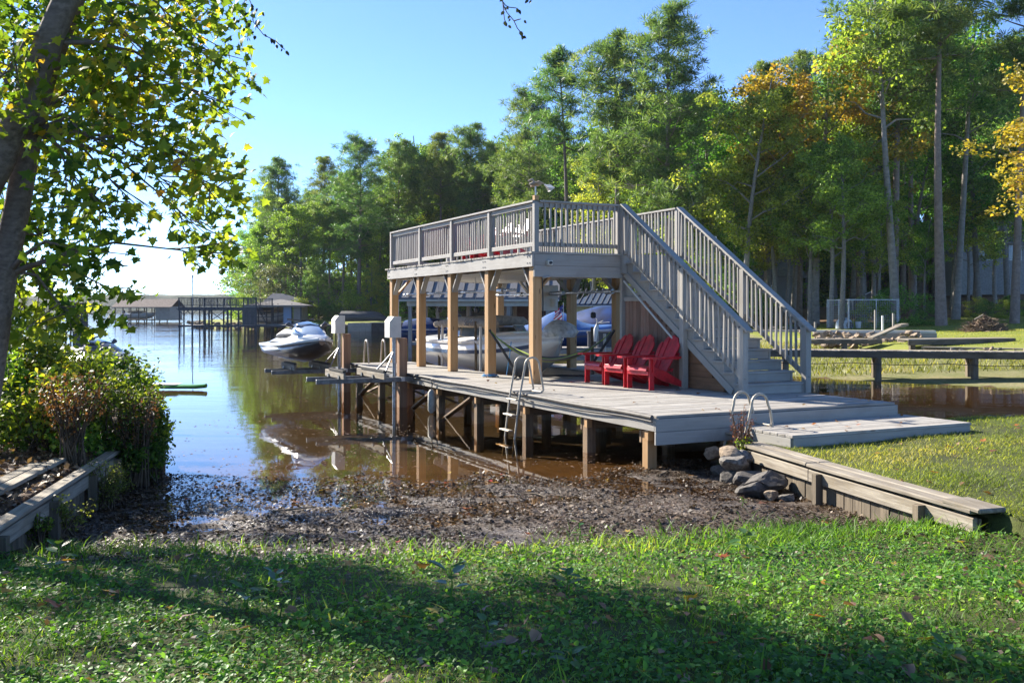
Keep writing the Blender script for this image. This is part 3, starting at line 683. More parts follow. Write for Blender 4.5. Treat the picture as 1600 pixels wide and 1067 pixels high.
# ------------------------------------------------------------------ adirondack chairs
def chair(label, group):
    r = thing('adirondack_chair', label, 'chair', group=group)
    for sx in (-1, 1):
        board('front_leg', (sx*.31, .03, 0), (sx*.31, .03, .55), .028, .11, RED, r, up=(0, 1, 0))
        MB().prism([(-.04, .40), (.03, .30), (.30, .16), (.86, .0), (.93, .0), (.93, .05), (.42, .30), (.10, .42), (-.04, .42)], .026,
                   Matrix.Translation((sx*.275, 0, 0)) @ Matrix.Rotation(R(90), 4, 'Z')).build('side_rail', RED, r)
        ol = [(-.075, .80), (-.04, .86), (.04, .86), (.075, .80), (.07, .25), (.04, 0.02), (-.04, .02), (-.07, .25)]
        V = [(sx*.33+x*1.0, -.16+(.86-y), .556+zz) for zz in (0, .036) for x, y in ol]; n = len(ol)
        MB().add(V, [tuple(range(n))[::-1], tuple(range(n, 2*n))]+[(i, (i+1) % n, n+(i+1) % n, n+i) for i in range(n)]).build('armrest', RED, r)
        MB().prism([(-.12, .55), (-.03, .55), (-.03, .32), (-.045, .42)], .025, Matrix.Translation((sx*.345, 0, 0)) @ Matrix.Rotation(R(-90), 4, 'Z')).build('arm_bracket', RED, r)
    board('front_apron', (-.30, -.025, .30), (.30, -.025, .30), .028, .07, RED, r, up=(0, 0, 1))
    pr = [(-.062, .335), (-.045, .395), (.03, .42), (.12, .402), (.21, .375), (.30, .345), (.39, .312), (.48, .278)]
    for i in range(7):
        y0, z0 = pr[i]; y1, z1 = pr[i+1]
        m_ = Vector((0, (y0+y1)/2, (z0+z1)/2)); nn = Vector((0, -(z1-z0), y1-y0)).normalized()
        board('seat_slat', m_+Vector((-.275, 0, 0)), m_+Vector((.275, 0, 0)), math.hypot(y1-y0, z1-z0)-.008, .022, RED, r, up=nn)
    tilt = R(29); M = Matrix.Translation((0, .46, .27)) @ Matrix.Rotation(-tilt, 4, 'X')
    ws = [.085, .115, .125, .115, .085]; hs = [(.56, .66), (.70, .76), (.775, .775), (.76, .70), (.66, .56)]
    x = -sum(ws)/2-.01
    for i, wd in enumerate(ws):
        t0 = 1.18 if i in (0, 4) else 1.1
        b0, b1 = x*.82, (x+wd)*.82; xm = (x+wd/2)
        ol = [(b0+.002, 0), (b1-.002, 0), ((x+wd)*1.06-.003, .5), ((x+wd)*1.06-.003, hs[i][1]-.03), ((x+wd*.7)*1.06, (hs[i][0]*.3+hs[i][1]*.7)+.012), ((x+wd*.3)*1.06, (hs[i][0]*.7+hs[i][1]*.3)+.012), (x*1.06+.003, hs[i][0]-.03), (x*1.06+.003, .5)]
        MB().prism(ol, .022, M @ Matrix.Translation((0, .03*abs(i-2)*-.4, 0))).build('back_slat', RED, r)
        x += wd+.005
    for z in (.10, .42): 
        q0 = M @ Vector((-.30, .028, z)); q1 = M @ Vector((.30, .028, z)); board('back_rail', q0, q1, .06, .024, RED, r, up=M.to_3x3() @ Vector((0, 1, 0)))
    board('rear_support', (-.36, .60, .545), (.36, .60, .545), .07, .024, RED, r)
    return r
cz = TH-R(90)
c0 = chair('red slatted chair closest to the stair post on the lower deck', 'red chairs lined up on the lower deck')
c0.location = W(2.24, 3.82, ZD+.002); c0.rotation_euler = (0, 0, cz+.10)
dup(c0, W(2.2, 4.58, ZD+.002), cz+.06, 'middle red slatted chair of the row on the lower deck')
dup(c0, W(2.22, 5.36, ZD+.002), cz+.03, 'red slatted chair beside the hammock on the lower deck')
for k, (b_, a_, rz, lab) in enumerate([(1.75, 8.9, cz+.1, 'red chair on the sundeck behind the balusters beside the second rail post'), (1.75, 9.8, cz, 'middle red chair of three on the sundeck behind the balusters'), (1.8, 10.7, cz-.1, 'red chair farthest along the sundeck, beyond the folded parasol')]):
    dup(c0, W(b_, a_, ZU+.002), rz, lab, group='red chairs up on the sundeck')
# a leaning folded parasol and tables on the sundeck
um = thing('parasol', 'folded grey parasol leaning on the sundeck railing', 'parasol', W(1.62, 10.2, ZU))
MB().tube([(0, 0, 0), (-.33, .12, 1.0)], .022, 8).build('pole', GALV, um)
MB().tube([(-.08, .03, .28), (-.12, .05, .36), (-.27, .1, .85), (-.32, .115, .97)], [.03, .07, .05, .015], 8).build('canopy', GREY, um)
tb = thing('low_table', 'low white slatted table between the red chairs on the sundeck', 'table', W(1.75, 7.85, ZU+.002), TH)
for k in range(5): board('slat', (-.3+.13*k, -.3, .42), (-.3+.13*k, .3, .42), .12, .025, CREAM, tb)
for sx in (-.25, .17):
    for sy in (-.25, .25): board('leg', (sx, sy, 0), (sx, sy, .405), .05, .05, CREAM, tb, up=(0, 1, 0))
# bird figure on the corner post
bd = thing('bird_figure', 'carved pelican figure on a short metal pole over the sundeck corner', 'ornament', W(BR, a0+.06, ZU+1.004), TH)
MB().box((-.045, -.045, 0), (.045, .045, .09)).build('block', PINE, bd)
MB().tube([(0, 0, .09), (0, 0, .27)], .016, 8).build('pole', GALV, bd)
BIRD = mat_plain('sun_bleached_wood', (.46, .37, .28), rough=.7, var=.2)
MB().tube([(-.14, 0, .30), (-.06, 0, .315), (.04, 0, .315), (.12, 0, .32)], [.012, .045, .05, .02], 8).build('body', BIRD, bd)
MB().tube([(-.05, 0, .33), (-.055, 0, .37), (-.075, 0, .395), (-.10, 0, .39), (-.17, 0, .36)], [.03, .022, .026, .02, .006], 8).build('head', BIRD, bd)
for sx in (-1, 1):
    V = [(.05, sx*.03, .33), (-.06, sx*.03, .33), (-.03, sx*.2, .36), (.04, sx*.30, .29), (.09, sx*.24, .30)]
    V2 = [(a, b, c-.012) for a, b, c in V]; n = 5
    MB().add(V+V2, [tuple(range(n)), tuple(range(2*n-1, n-1, -1))]+[(i, n+i, n+(i+1) % n, (i+1) % n) for i in range(n)]).build('wing', BIRD, bd)
MB().loft([[(.30+x*.6, y, z) for x, y, z in ((.0, -.06, .18), (.0, .06, .18), (0, .06, .20), (0, -.06, .20))], [(.22+x, y*1.4, z) for x, y, z in ((.0, -.06, .25), (.16, -.06, .25), (.16, .06, .33), (.0, .06, .33))]], smooth=False).build('lamp_head', CREAM, bd)

# ------------------------------------------------------------------ ladders
def hoop(x, r=.16, h=.62, foot=-.9, lean=.25, y_in=.38):
    p = [(x, -lean*(.76-.05)/1-.06, foot)]
    p += [(x, -.10, -.05), (x, .0, h-.16)]
    for k in range(0, 9):
        a = math.pi-math.pi*k/8; p.append((x, .14+.14*math.cos(a), h-.14+.14*math.sin(a)*1.0))
    p += [(x, .33, .22), (x, .36, .05)]
    return p
def ladder(label, loc, rz, foot, rungs, h=.62):
    r = thing('dock_ladder', label, 'ladder', loc, rz)
    for sx in (-.19, .19):
        MB().tube(hoop(sx, foot=foot, h=h), .019, 10).build('side_rail', ALU, r)
        if rungs > 3: MB().tube([(sx, .36, .05), (sx, .30, .012), (sx, -.06, .012)], .017, 8).build('deck_foot', ALU, r)
        else: MB().tube([(sx, .36, .05), (sx, .36, -.01)], .02, 8).build('deck_foot', ALU, r)
    for k in range(rungs):
        z = -.10-k*.26; y = -.10+(z+.05)*.26
        if z < foot+.05: break
        board('step', (-.18, y-.02, z), (.18, y-.02, z), .085, .026, ALU if k or rungs > 3 else ALU, r)
    board('cross_bar', (-.19, .33, .02), (.19, .33, .02), .03, .02, ALU, r)
    return r
ladder('aluminium ladder standing in the water at the long front edge', W(-.06, 4.05, ZD), TH-R(90), -1.1, 5)
ladder('aluminium ladder at the land end beside the step platform', W(1.30, -.20, ZD-.185), TH-R(90), -.52, 3, .46)
hp = thing('grab_rail', 'pair of aluminium grab rails at the far lake end of the dock', 'ladder', W(.62, 14.46, ZD), TH+R(180))
for sx in (-.24, .24):
    MB().tube([(sx, -.12, -.6)]+hoop(sx)[1:]+[(sx, .36, .0)], .024, 8).build('side_rail', ALU, hp)
for k in range(3): board('step', (-.23, -.12, -.1-k*.25), (.23, -.12, -.1-k*.25), .085, .03, ALU, hp)

# ------------------------------------------------------------------ craft lifts at the front edge
CARPET = mat_plain('black_bunk_carpet', (.035, .033, .03), rough=1, var=.3, scale=40, bump=.4)
def lift(label, a_, zarm):
    r = thing('craft_lift', label, 'boat lift', W(0, a_, 0), TH, group='craft lifts on the front edge of the dock')
    board('post', (-.17, 0, -1.6), (-.17, 0, ZD+.80), .19, .19, mat_post, r, up=(0, 1, 0), c=.008)
    MB().tube([(-.36, -.02, -1.6), (-.36, -.02, ZD+.95)], .045, 10).build('mast', GALV, r)
    bx = [(-.53, .0), (-.53, .36), (-.44, .47), (-.26, .47), (-.26, 0)]
    V = [(x, y, ZD+.82+z) for y in (-.20, .16) for x, z in bx]; n = 5
    MB().add(V, [tuple(range(n)), tuple(range(2*n-1, n-1, -1))]+[(i, n+i, n+(i+1) % n, (i+1) % n) for i in range(n)]).build('motor_box', CREAM, r)
    MB().box((-.25, -.10, ZD+.86), (-.235, .1, ZD+1.2)).build('box_plate', CREAM, r)
    for k, y in enumerate((-.42, .42)):
        board('arm', (.04 if k == 0 else -.1, y, zarm), (-2.25, y, zarm), .07, .10, GALVD, r, c=.006)
        MB().tube([(-.36, 0, zarm+.62), (-.75, y, zarm+.05)], .02, 6).build('brace', GALV, r)
    MB().bar((-.32, -.5, zarm+.005), (-.32, .5, zarm+.005), .09, .085).build('carriage', GALV, r)
    for x, l0, l1 in ((-1.72, -.75, .75), (-.95, -1.15, .85)):
        b1 = board('bunk', (x, l0, zarm+.13), (x, l1, zarm+.13), .05, .15, OLDW, r)
        bk = board('bunk_carpet', (x, l0+.01, zarm+.225), (x, l1-.35, zarm+.225), .075, .045, CARPET, r)
        for y in (-.42, .42): MB().box((x-.05, y-.04, zarm+.05), (x+.05, y+.04, zarm+.12)).build('bunk_bracket', GALVD, r)
    return r
GALVD = mat_plain('dull_grey_steel', (.20, .205, .20), rough=.55, metal=.6, var=.25, scale=8)
mat_post = mat_wood('red_brown_post', (.22, .12, .07), (.36, .22, .13), (.28, .14, .08), rough=.75, bump=.3, var=.25, along=1.0, across=16)
l1 = lift('craft lift with empty carpeted bunks at the front edge', 9.85, .66)
l2 = lift('craft lift carrying the white water scooter', 14.35, .60)

# ------------------------------------------------------------------ water scooter
GEL = mat_plain('white_gelcoat', (.74, .74, .72), rough=.22, var=.03, scale=3, coat=.5)
GELD = mat_plain('dark_hull_gelcoat', (.06, .055, .055), rough=.3, var=.1, scale=3, coat=.4)
GELB = mat_plain('sky_tinted_hood', (.42, .52, .66), rough=.2, var=.06, scale=3, coat=.6)  # sky reflection put into the base colour of the white hood
VINYL = mat_plain('black_vinyl', (.03, .032, .036), rough=.55, var=.15)
GLASSM = mat_plain('tinted_windscreen', (.10, .14, .19), rough=.06, var=.05, coat=.5)
def scooter(label, loc, rz, bodym, hoodm):
    r = thing('water_scooter', label, 'watercraft', loc, rz)
    def ring(t, k, c, g, hb, n=0):
        return [(-hb, t, g), (-hb*.93, t, c), (0, t, k), (hb*.93, t, c), (hb, t, g)]
    ys = [1.62, 1.2, .5, -.3, -.9, -1.3, -1.55, -1.68]; hbs = [.54, .58, .60, .60, .55, .42, .25, .08]
    ks = [.10, .05, .0, .0, .05, .18, .34, .47]; cs = [.24, .20, .18, .19, .24, .34, .45, .53]; gs = [.40, .40, .41, .44, .49, .54, .58, .60]
    MB().loft([ring(y, k, c, g, hb) for y, k, c, g, hb in zip(ys, ks, cs, gs, hbs)]).build('hull', GELD, r)
    # upper body: rub rail flares, footwells, nose
    def top(y, g, hb, w, zt, zs):
        return [(-hb*1.05, y, g-.02), (-hb*1.06, y, g+.05), (-hb*.82, y, g+.07), (-w, y, zs), (-w*.6, y, zt), (0, y, zt+.03), (w*.6, y, zt), (w, y, zs), (hb*.82, y, g+.07), (hb*1.06, y, g+.05), (hb*1.05, y, g-.02)]
    tw = [.34, .30, .24, .34, .46, .40, .24, .07]; tz = [.52, .62, .66, .74, .80, .74, .67, .62]; tsd = [.47, .52, .55, .60, .66, .64, .62, .61]
    MB().loft([top(y, g, hb, w_, z_, s_) for y, g, hb, w_, z_, s_ in zip(ys, gs, hbs, tw, tz, tsd)]).build('upper_body', bodym, r)
    # side sponson fairings
    for sx in (-1, 1):
        MB().tube([(sx*.56, 1.3, .33), (sx*.62, .8, .30), (sx*.6, .1, .33), (sx*.5, -.6, .36)], [.02, .07, .06, .02], 8).build('sponson', bodym, r)
        MB().box((sx*.36-.10, -.1, .50), (sx*.36+.10, 1.2, .512)).build('foot_mat', VINYL, r)
        MB().tube([(sx*.38, -.62, .92), (sx*.50, -.60, 1.00), (sx*.56, -.6, .98)], [.035, .07, .03], 8).build('mirror', GELD, r)
    # hood
    def hood(y, w, z0, z1): return [(-w, y, z0), (-w*.86, y, z0+(z1-z0)*.6), (-w*.45, y, z1), (0, y, z1+.02), (w*.45, y, z1), (w*.86, y, z0+(z1-z0)*.6), (w, y, z0)]
    MB().loft([hood(-.35, .34, .72, .98), hood(-.62, .40, .72, 1.0), hood(-.95, .40, .70, .93), hood(-1.25, .31, .67, .80), hood(-1.45, .16, .64, .70)]).build('hood', hoodm, r)
    MB().loft([hood(-.36, .30, .94, 1.0), hood(-.62, .34, .97, 1.045), hood(-.85, .26, .93, .985)]).build('windscreen', GLASSM, r)
    MB().loft([hood(1.35, .20, .60, .74), hood(.9, .22, .62, .84), hood(.45, .2, .66, .82), hood(.1, .18, .68, .80), hood(-.15, .14, .70, .84)]).build('seat', VINYL, r)
    st_ = MB().tube([(0, -.22, .86), (0, -.32, 1.05)], .06, 8).build('steering_column', VINYL, r)
    MB().tube([(-.36, -.12, 1.12), (-.2, -.26, 1.10), (0, -.32, 1.08), (.2, -.26, 1.10), (.36, -.12, 1.12)], .02, 8).build('handlebar', VINYL, r)
    MB().tube([(-.05, -1.66, .56), (.05, -1.66, .56)], .02, 6).build('bow_eye', GALV, r)
    return r
scooter('white water scooter with a sky tinted hood raised on the far lift', W(-1.42, 14.45, .84), TH+R(6), GEL, GELB)

# ------------------------------------------------------------------ motor boat in the slip
HULLW = mat_plain('cream_white_gelcoat', (.66, .63, .57), rough=.22, var=.04, scale=2, coat=.5)
NAVY = mat_plain('navy_stripe', (.012, .03, .075), rough=.3, var=.05, coat=.3)
CANV = mat_plain('tan_canvas', (.33, .27, .20), rough=.95, var=.2, scale=9, bump=.25)
GLS = mat_plain('boat_windscreen', (.16, .20, .22), rough=.05, var=.05, coat=.4)
def hull_rings(L_, beam, keel, gun, bowrise, n=14, flare=.8):
    out = []
    for k in range(n+1):
        t = k/n; y = L_/2-L_*t
        hb = beam/2*(1-max(0, (t-.42)/.58)**2.3)*(.96+.04*min(1, t*4))
        hb = max(hb, .03)
        g = gun+bowrise*max(0, (t-.3)/.7)**1.6; kz = keel+max(0, (t-.62)/.38)**2.4*(g-keel-.12)
        c = kz+(g-kz)*(.36+.2*max(0, t-.5))
        out.append((y, hb, kz, c, g))
    return out
def motorboat(label, loc, rz, L_=6.2, beam=2.35, cover=None, hullm=None):
    r = thing('motor_boat', label, 'boat', loc, rz); hullm = hullm or HULLW
    hr = hull_rings(L_, beam, 0, .92, .16)
    MB().loft([[(-hb, y, g), (-hb*.95, y, (c+g)/2), (-hb*.80, y, c), (0, y, k), (hb*.80, y, c), (hb*.95, y, (c+g)/2), (hb, y, g)] for y, hb, k, c, g in hr]).build('hull', hullm, r)
    MB().loft([[(sx*hb*.964+sx*.006, y, (c*.40+g*.60)+dz) for sx, dz in ((1, -.045), (1, .045))] for y, hb, k, c, g in hr[:-1] for sx0 in (0,)], closed=False, caps=False).build('stripe', NAVY, r)
    MB().loft([[(-hb*.964-.006, y, (c*.40+g*.60)+dz) for dz in (.045, -.045)] for y, hb, k, c, g in hr[:-1]], closed=False, caps=False).build('stripe', NAVY, r)
    MB().loft([[(-hb*1.012, y, g-.03), (-hb*1.02, y, g+.03), (hb*1.02, y, g+.03), (hb*1.012, y, g-.03)] for y, hb, k, c, g in hr], smooth=False).build('rub_rail', mat_plain('pale_rub_rail', (.55, .53, .5), rough=.4), r)
    if cover:
        MB().loft([[(-hb*1.03, y, g-.10), (-hb*1.0, y, g+.06), (-hb*.45, y, g+.06+cover[0](t)), (0, y, g+.10+cover[0](t)*1.12), (hb*.45, y, g+.06+cover[0](t)), (hb*1.0, y, g+.06), (hb*1.03, y, g-.10)]
                   for t, (y, hb, k, c, g) in ((i/14, q) for i, q in enumerate(hr))]).build('boat_cover', cover[1], r)
        return r, hr
    d = [q for q in hr]
    MB().loft([[(-hb*.98, y, g+.031), (-hb*.8, y, g+.13*cr), (-hb*.3, y, g+.20*cr), (hb*.3, y, g+.20*cr), (hb*.8, y, g+.13*cr), (hb*.98, y, g+.031)]
               for (y, hb, k, c, g), cr in zip(d, [.75, .75, .7, .6, .5, .6, .9, 1.1, 1.2, 1.25, 1.2, 1.1, 1.0, .8, .5])]).build('deck', hullm, r)
    for sx in (-1, 1):
        fr = [(sx*.95, .35, 1.08), (sx*.25, -.55, 1.10), (sx*.22, -.25, 1.36), (sx*.85, .45, 1.34)]
        MB().add(fr+[(x*.985, y+.012, z) for x, y, z in fr], [(0, 1, 2, 3), (7, 6, 5, 4), (0, 4, 5, 1), (1, 5, 6, 2), (2, 6, 7, 3), (3, 7, 4, 0)]).build('windscreen_pane', GLS, r)
        MB().tube([fr[0], fr[1], fr[2], fr[3], fr[0]], .018, 6).build('windscreen_frame', ALU, r)
        sd = [(sx*.97, .37, 1.08), (sx*.87, .47, 1.34), (sx*.93, 1.0, 1.27), (sx*1.0, 1.25, 1.06)]
        MB().add(sd+[(x-.012*sx, y, z) for x, y, z in sd], [(0, 1, 2, 3), (7, 6, 5, 4), (0, 4, 5, 1), (1, 5, 6, 2), (2, 6, 7, 3), (3, 7, 4, 0)]).build('windscreen_pane', GLS, r)
        MB().tube(sd, .016, 6).build('windscreen_frame', ALU, r)
        MB().tube([(sx*1.0, .8, 1.02), (sx*.98, .75, 1.36), (sx*.9, .6, 1.40)], .016, 6).build('bimini_leg', GALV, r)
    rl_ = []
    MB().tube([(-1.05, .62, 1.425), (-.9, .55, 1.44), (0, .5, 1.47), (.9, .55, 1.44), (1.05, .62, 1.425)], [.05, .13, .15, .13, .05], 10).build('rolled_canopy', CANV, r)
    MB().tube([(-1.0, 1.9, 1.36), (-.98, .2, 1.44), (-.9, -1.6, 1.40)], [.09, .14, .10], 10).build('rolled_canopy', CANV, r)
    MB().box((-.9, .7, 1.02), (.9, 1.2, 1.30)).build('seat_back', CANV, r)
    om = MB().loft([[(x*w_, 3.05+y*l_, z) for x, y in ((-1, -.6), (-1, .4), (-.5, 1), (.5, 1), (1, .4), (1, -.6), (.5, -1), (-.5, -1))] for z, w_, l_ in ((1.12, .15, .22), (1.25, .2, .3), (1.5, .19, .28), (1.63, .13, .2))]).build('outboard_motor', NAVY, r)
    MB().box((-.07, 2.98, .1), (.07, 3.25, 1.13)).build('motor_leg', VINYL, om)
    return r, hr
mb, hr = motorboat('cream white motor boat with rolled tan canopy raised in the covered slip', W(2.92, 11.15, .46), TH)
# lettering on the canopy roll
tc_ = bpy.data.curves.new('lettering', 'FONT'); tc_.body = 'Starfish'; tc_.size = .22; tc_.shear = .4; tc_.extrude = .002
o = bpy.data.objects.new('lettering', tc_); COL.objects.link(o); tc_.materials.append(VINYL)
LETT = o
o.parent = mb; o.location = (-1.10, -.2, 1.36); o.rotation_euler = (R(90), 0, R(-90))
bpy.context.view_layer.update()
me_ = bpy.data.meshes.new_from_object(LETT.evaluated_get(bpy.context.evaluated_depsgraph_get())); mw = LETT.matrix_local.copy()
bpy.data.objects.remove(LETT); o = mk('lettering', me_, mb); o.matrix_local = mw
# slip fittings: guide poles, bunks, hanging motor
for a_, dx, ht, mt, lab in ((12.45, 1.85, 1.75, CREAM, 'white guide pole at the stern side of the slip'), (10.0, 1.85, 1.75, CREAM, 'white guide pole midway along the slip'), (7.9, 4.0, 1.5, CREAM, 'white guide pole near the boat bow'), (12.75, 1.9, 1.95, DARKW, 'dark brown guide pole leaning beside the boat stern'), (10.35, 1.9, 1.95, DARKW, 'dark brown guide pole between the middle roof posts'), (8.15, 3.85, 1.75, DARKW, 'dark brown guide pole near the boat bow')):
    g = thing('guide_pole', lab, 'pole', W(dx, a_, 0), TH, group='guide poles of the slip')
    MB().tube([(0, 0, -.8), (0 if mt is CREAM else -.03, 0, ZD+ht*.6)], .035, 8).build('pole', mt, g)
    if mt is DARKW:
        MB().tube([(-.03, 0, ZD+ht*.6+.30), (-.03, 0, ZD+2.24)], .006, 5).build('cable', GALV, g)
        MB().loft([[(x*.07*w_, y*.07*w_, ZD+ht*.6+.27+z) for x, y in [(math.cos(q), math.sin(q)) for q in np.linspace(0, 2*math.pi, 9)[:8]]] for z, w_ in ((-.07, .5), (-.04, .95), (.04, .95), (.07, .5))]).build('pulley', BLACKM, g)
ml = thing('lift_motor', 'cream lift motor housing hung beside the rear roof post', 'motor', W(3.6, 10.0, ZD+1.42), TH)
V = [(-.2, y, z) for y in (-.22, .22) for z in (0, .62)]
MB().loft([[(-.2, -.22, 0), (.22, -.22, 0), (.22, .22, 0), (-.2, .22, 0)], [(-.26, -.22, .12), (.22, -.22, .12), (.22, .22, .12), (-.26, .22, .12)], [(-.2, -.22, .62), (.22, -.22, .62), (.22, .22, .62), (-.2, .22, .62)]], smooth=False).build('housing', CREAM, ml)
MB().tube([(0, -.24, .42), (0, -.9, .42)], .05, 8).build('motor_tube', GALV, ml)
MB().tube([(.1, -.23, .3), (.1, -.235, .1)], .08, 10).build('gear_cover', CREAM, ml)
sh = thing('winding_shaft', 'galvanised winding shaft of the boat lift under the roof', 'shaft', W(4.15, 7.2, ZD+1.86), TH)
MB().tube([(0, 0, 0), (0, 7, 0)], .03, 8).build('tube', GALV, sh)
for y in (.6, 3.0, 5.2): MB().tube([(0, y, 0), (0, y+.3, 0)], .06, 8).build('drum', GALV, sh)
sh2 = dup(sh, W(1.45, 7.3, ZD+1.86), TH, 'galvanised winding shaft close behind the front roof posts')

# ------------------------------------------------------------------ hammock
hm = thing('hammock', 'striped green and grey hammock slung on a black frame', 'hammock', W(2.15, 7.0, ZD+.002), R(-4))
hx0, hx1 = -1.28, 1.24
def hz(t): return .98-.62*(1-(2*t-1)**2)**.9-.1*t*(1-t)
mh, th_, bh, Lh = nodes('hammock_cloth')
v_ = coords(th_, (1, 1, 1), kind='Object'); sx_ = th_.nodes.new('ShaderNodeSeparateXYZ'); Lh(v_, sx_.inputs[0])
wv = N(th_, 'ShaderNodeMath', operation='MULTIPLY_ADD'); wv.inputs[1].default_value = 1.0; wv.inputs[2].default_value = .5; Lh(sx_.outputs['Y'], wv.inputs[0])
rr = ramp(th_, [(0, (.10, .11, .12)), (.18, (.22, .34, .03)), (.27, (.12, .13, .13)), (.38, (.30, .42, .05)), (.47, (.07, .08, .09)), (.55, (.26, .38, .04)), (.66, (.13, .14, .15)), (.8, (.36, .46, .08)), (.9, (.08, .09, .1))], 'CONSTANT')
Lh(wv.outputs[0], rr.inputs['Fac']); Lh(rr.outputs['Color'], bh.inputs['Base Color']); bh.inputs['Roughness'].default_value = .9
rg = []
for k in range(25):
    t = k/24; wd = .04+.5*math.sin(math.pi*min(1, max(0, (t-.06)/.88)))**.7*.95 if .06 < t < .94 else .04
    x = hx0+(hx1-hx0)*t; rg.append([(x, y*wd, hz(t)+abs(y)**2*.16*wd) for y in np.linspace(-1, 1, 11)])
bed = MB().loft(rg, closed=False, caps=False).build('bed', mh, hm)
md = bed.modifiers.new('thick', 'SOLIDIFY'); md.thickness = .01
for sx in (-1, 1):
    MB().tube([(sx*1.32, 0, 1.02), (sx*.95, 0, .45), (sx*.72, 0, .06)], .028, 8).build('upright', BLACKM, hm)
    MB().tube([(sx*.75, -.55, .03), (sx*.72, 0, .06), (sx*.75, .55, .03)], .025, 8).build('foot', BLACKM, hm)
    MB().tube([(sx*1.3, 0, 1.0), ((hx0 if sx < 0 else hx1), 0, .98)], .012, 6).build('hook', GALV, hm)
MB().tube([(-.72, 0, .055), (.72, 0, .055)], .026, 8).build('base_bar', BLACKM, hm)
# cover bag by the bow, blue rope
BAG = mat_plain('clear_plastic_bag', (.55, .52, .47), rough=.3, var=.25, scale=8, bump=.3)
bg_ = thing('bow_cushion', 'crumpled pale cover lying on the boat bow', 'cover', W(3.1, 8.35, .46+1.12), TH)
MB().loft([[(math.cos(q)*w_*(1+.12*math.sin(3*q+z*9)), y+math.sin(q)*w_*.75, z) for q in np.linspace(0, 2*math.pi, 15)[:14]] for z, w_, y in ((0, .38, 0), (.12, .45, .02), (.26, .36, .05), (.36, .18, .1), (.4, .05, .12))]).build('cloth', BAG, bg_)
BLUE = mat_plain('blue_rope', (.03, .25, .5), rough=.8)
rp = MB().tube([(0, 0, .0), (-.04, -.03, -.35), (-.1, -.12, -.72), (-.14, -.3, -.93), (-.2, -.6, -.95)], .012, 6).build('rope', BLUE); rp.location = W(2.05, 8.75, .46+1.02); tag(rp, 'light blue mooring rope hanging from the boat bow to the deck', 'rope')
rp = MB().tube([(math.cos(q)*(.16-.004*q), math.sin(q)*(.16-.004*q), .012+.004*q) for q in np.linspace(0, 12, 60)], .011, 6).build('rope', BLUE); rp.location = W(BF-.02, PA[1]-.02, ZD+.003); rp.scale = (1.15, 1.15, 1); tag(rp, 'blue rope coiled round the foot of a roof post', 'rope')
fd = thing('dock_fender', 'long white fender hanging from the front edge on a rope', 'fender', W(-.11, 8.15, 0), TH)
MB().tube([(0, 0, .02), (0, 0, .08), (0, 0, .46), (0, 0, .52)], [.03, .08, .08, .03], 10).build('body', mat_plain('weathered_fender', (.5, .48, .42), rough=.6, var=.25), fd)
MB().tube([(0, 0, .52), (.02, .02, .62), (.0, 0, .73), (.08, 0, .77)], .012, 6).build('rope', BLACKM, fd)
# ------------------------------------------------------------------ buildings and docks across the water
METAL = mat_plain('grey_roof_sheet', (.15, .15, .155), rough=.8, var=.08, scale=.8)
SEAM = mat_plain('dark_roof_seam', (.075, .08, .09), rough=.8)
SIDE = mat_plain('cream_siding', (.52, .49, .40), rough=.7, var=.06, scale=2)
SIDEB = mat_plain('beige_siding', (.38, .33, .27), rough=.7, var=.08, scale=2)
BLUEP = mat_plain('pale_blue_door', (.34, .44, .58), rough=.6, var=.05)
BROOF = mat_plain('blue_roof_sheet', (.012, .045, .10), rough=.75, var=.1)
SHING = mat_wood('brown_shingle', (.13, .10, .08), (.23, .18, .15), None, rough=.9, bump=.3, along=3, across=3, var=.1)
SHINGG = mat_wood('grey_shingle', (.10, .095, .095), (.17, .16, .155), None, rough=.9, bump=.3, along=3, across=3, var=.1)
TARP = mat_plain('blue_tarpaulin', (.008, .045, .17), rough=.45, var=.35, scale=1.6, bump=.35)
TARPL = mat_plain('light_blue_tarpaulin', (.06, .15, .36), rough=.45, var=.2, scale=1.6, bump=.3)
DOCKG = mat_wood('dark_dock_timber', (.055, .06, .065), (.12, .125, .13), None, rough=.8, bump=.3, var=.25)
NDECK = mat_wood('silver_dock_timber', (.20, .18, .155), (.38, .35, .31), None, rough=.8, bump=.3, var=.3)
BRICK = mat_plain('dark_brick_red_wall', (.12, .06, .045), rough=.85, var=.2, scale=3)
CHAR = mat_plain('charcoal_storage_box', (.05, .052, .058), rough=.6, var=.1)
# neighbouring dock behind the slip
nd = thing('neighbour_dock', 'silver grey plank dock behind the covered slip', 'dock', (0, 0, 0))
for k in range(5):
    for i, x in enumerate(np.arange(-3.6, 9.0, 2.1)):
        board('walk_plank', (x, 36.4+k*.26, ZD+random.uniform(-.004, .004)), (x+2.085, 36.4+k*.26, ZD), .245, .04, NDECK, nd)
for z in (ZD-.13, ZD-.36): board('edge_beam', (-3.6, 36.25, z), (9.0, 36.25, z), .05, .19, NDECK, nd)
for x in np.arange(-3.4, 9, 1.55): board('pile', (x, 36.34, -1), (x, 36.34, ZD-.03), .17, .17, DARKW, nd, up=(0, 1, 0))
for k in range(7): board('finger_plank', (5.2+.26*k, 37.6, ZD), (5.2+.26*k, 44.0, ZD), .25, .04, NDECK, nd)
for y, x in ((33.0, 1.6), (31.2, 4.6)):
    pass
fl = thing('low_dock', 'low weathered plank walkway between the two docks', 'dock', (0, 0, 0))
for k in range(4): board('walk_plank', (1.2, 30.4+k*.26, .42), (7.2, 31.2+k*.26, .42), .245, .05, NDECK, fl)
board('edge_beam', (1.2, 30.24, .30), (7.2, 31.04, .30), .05, .17, DARKW, fl)
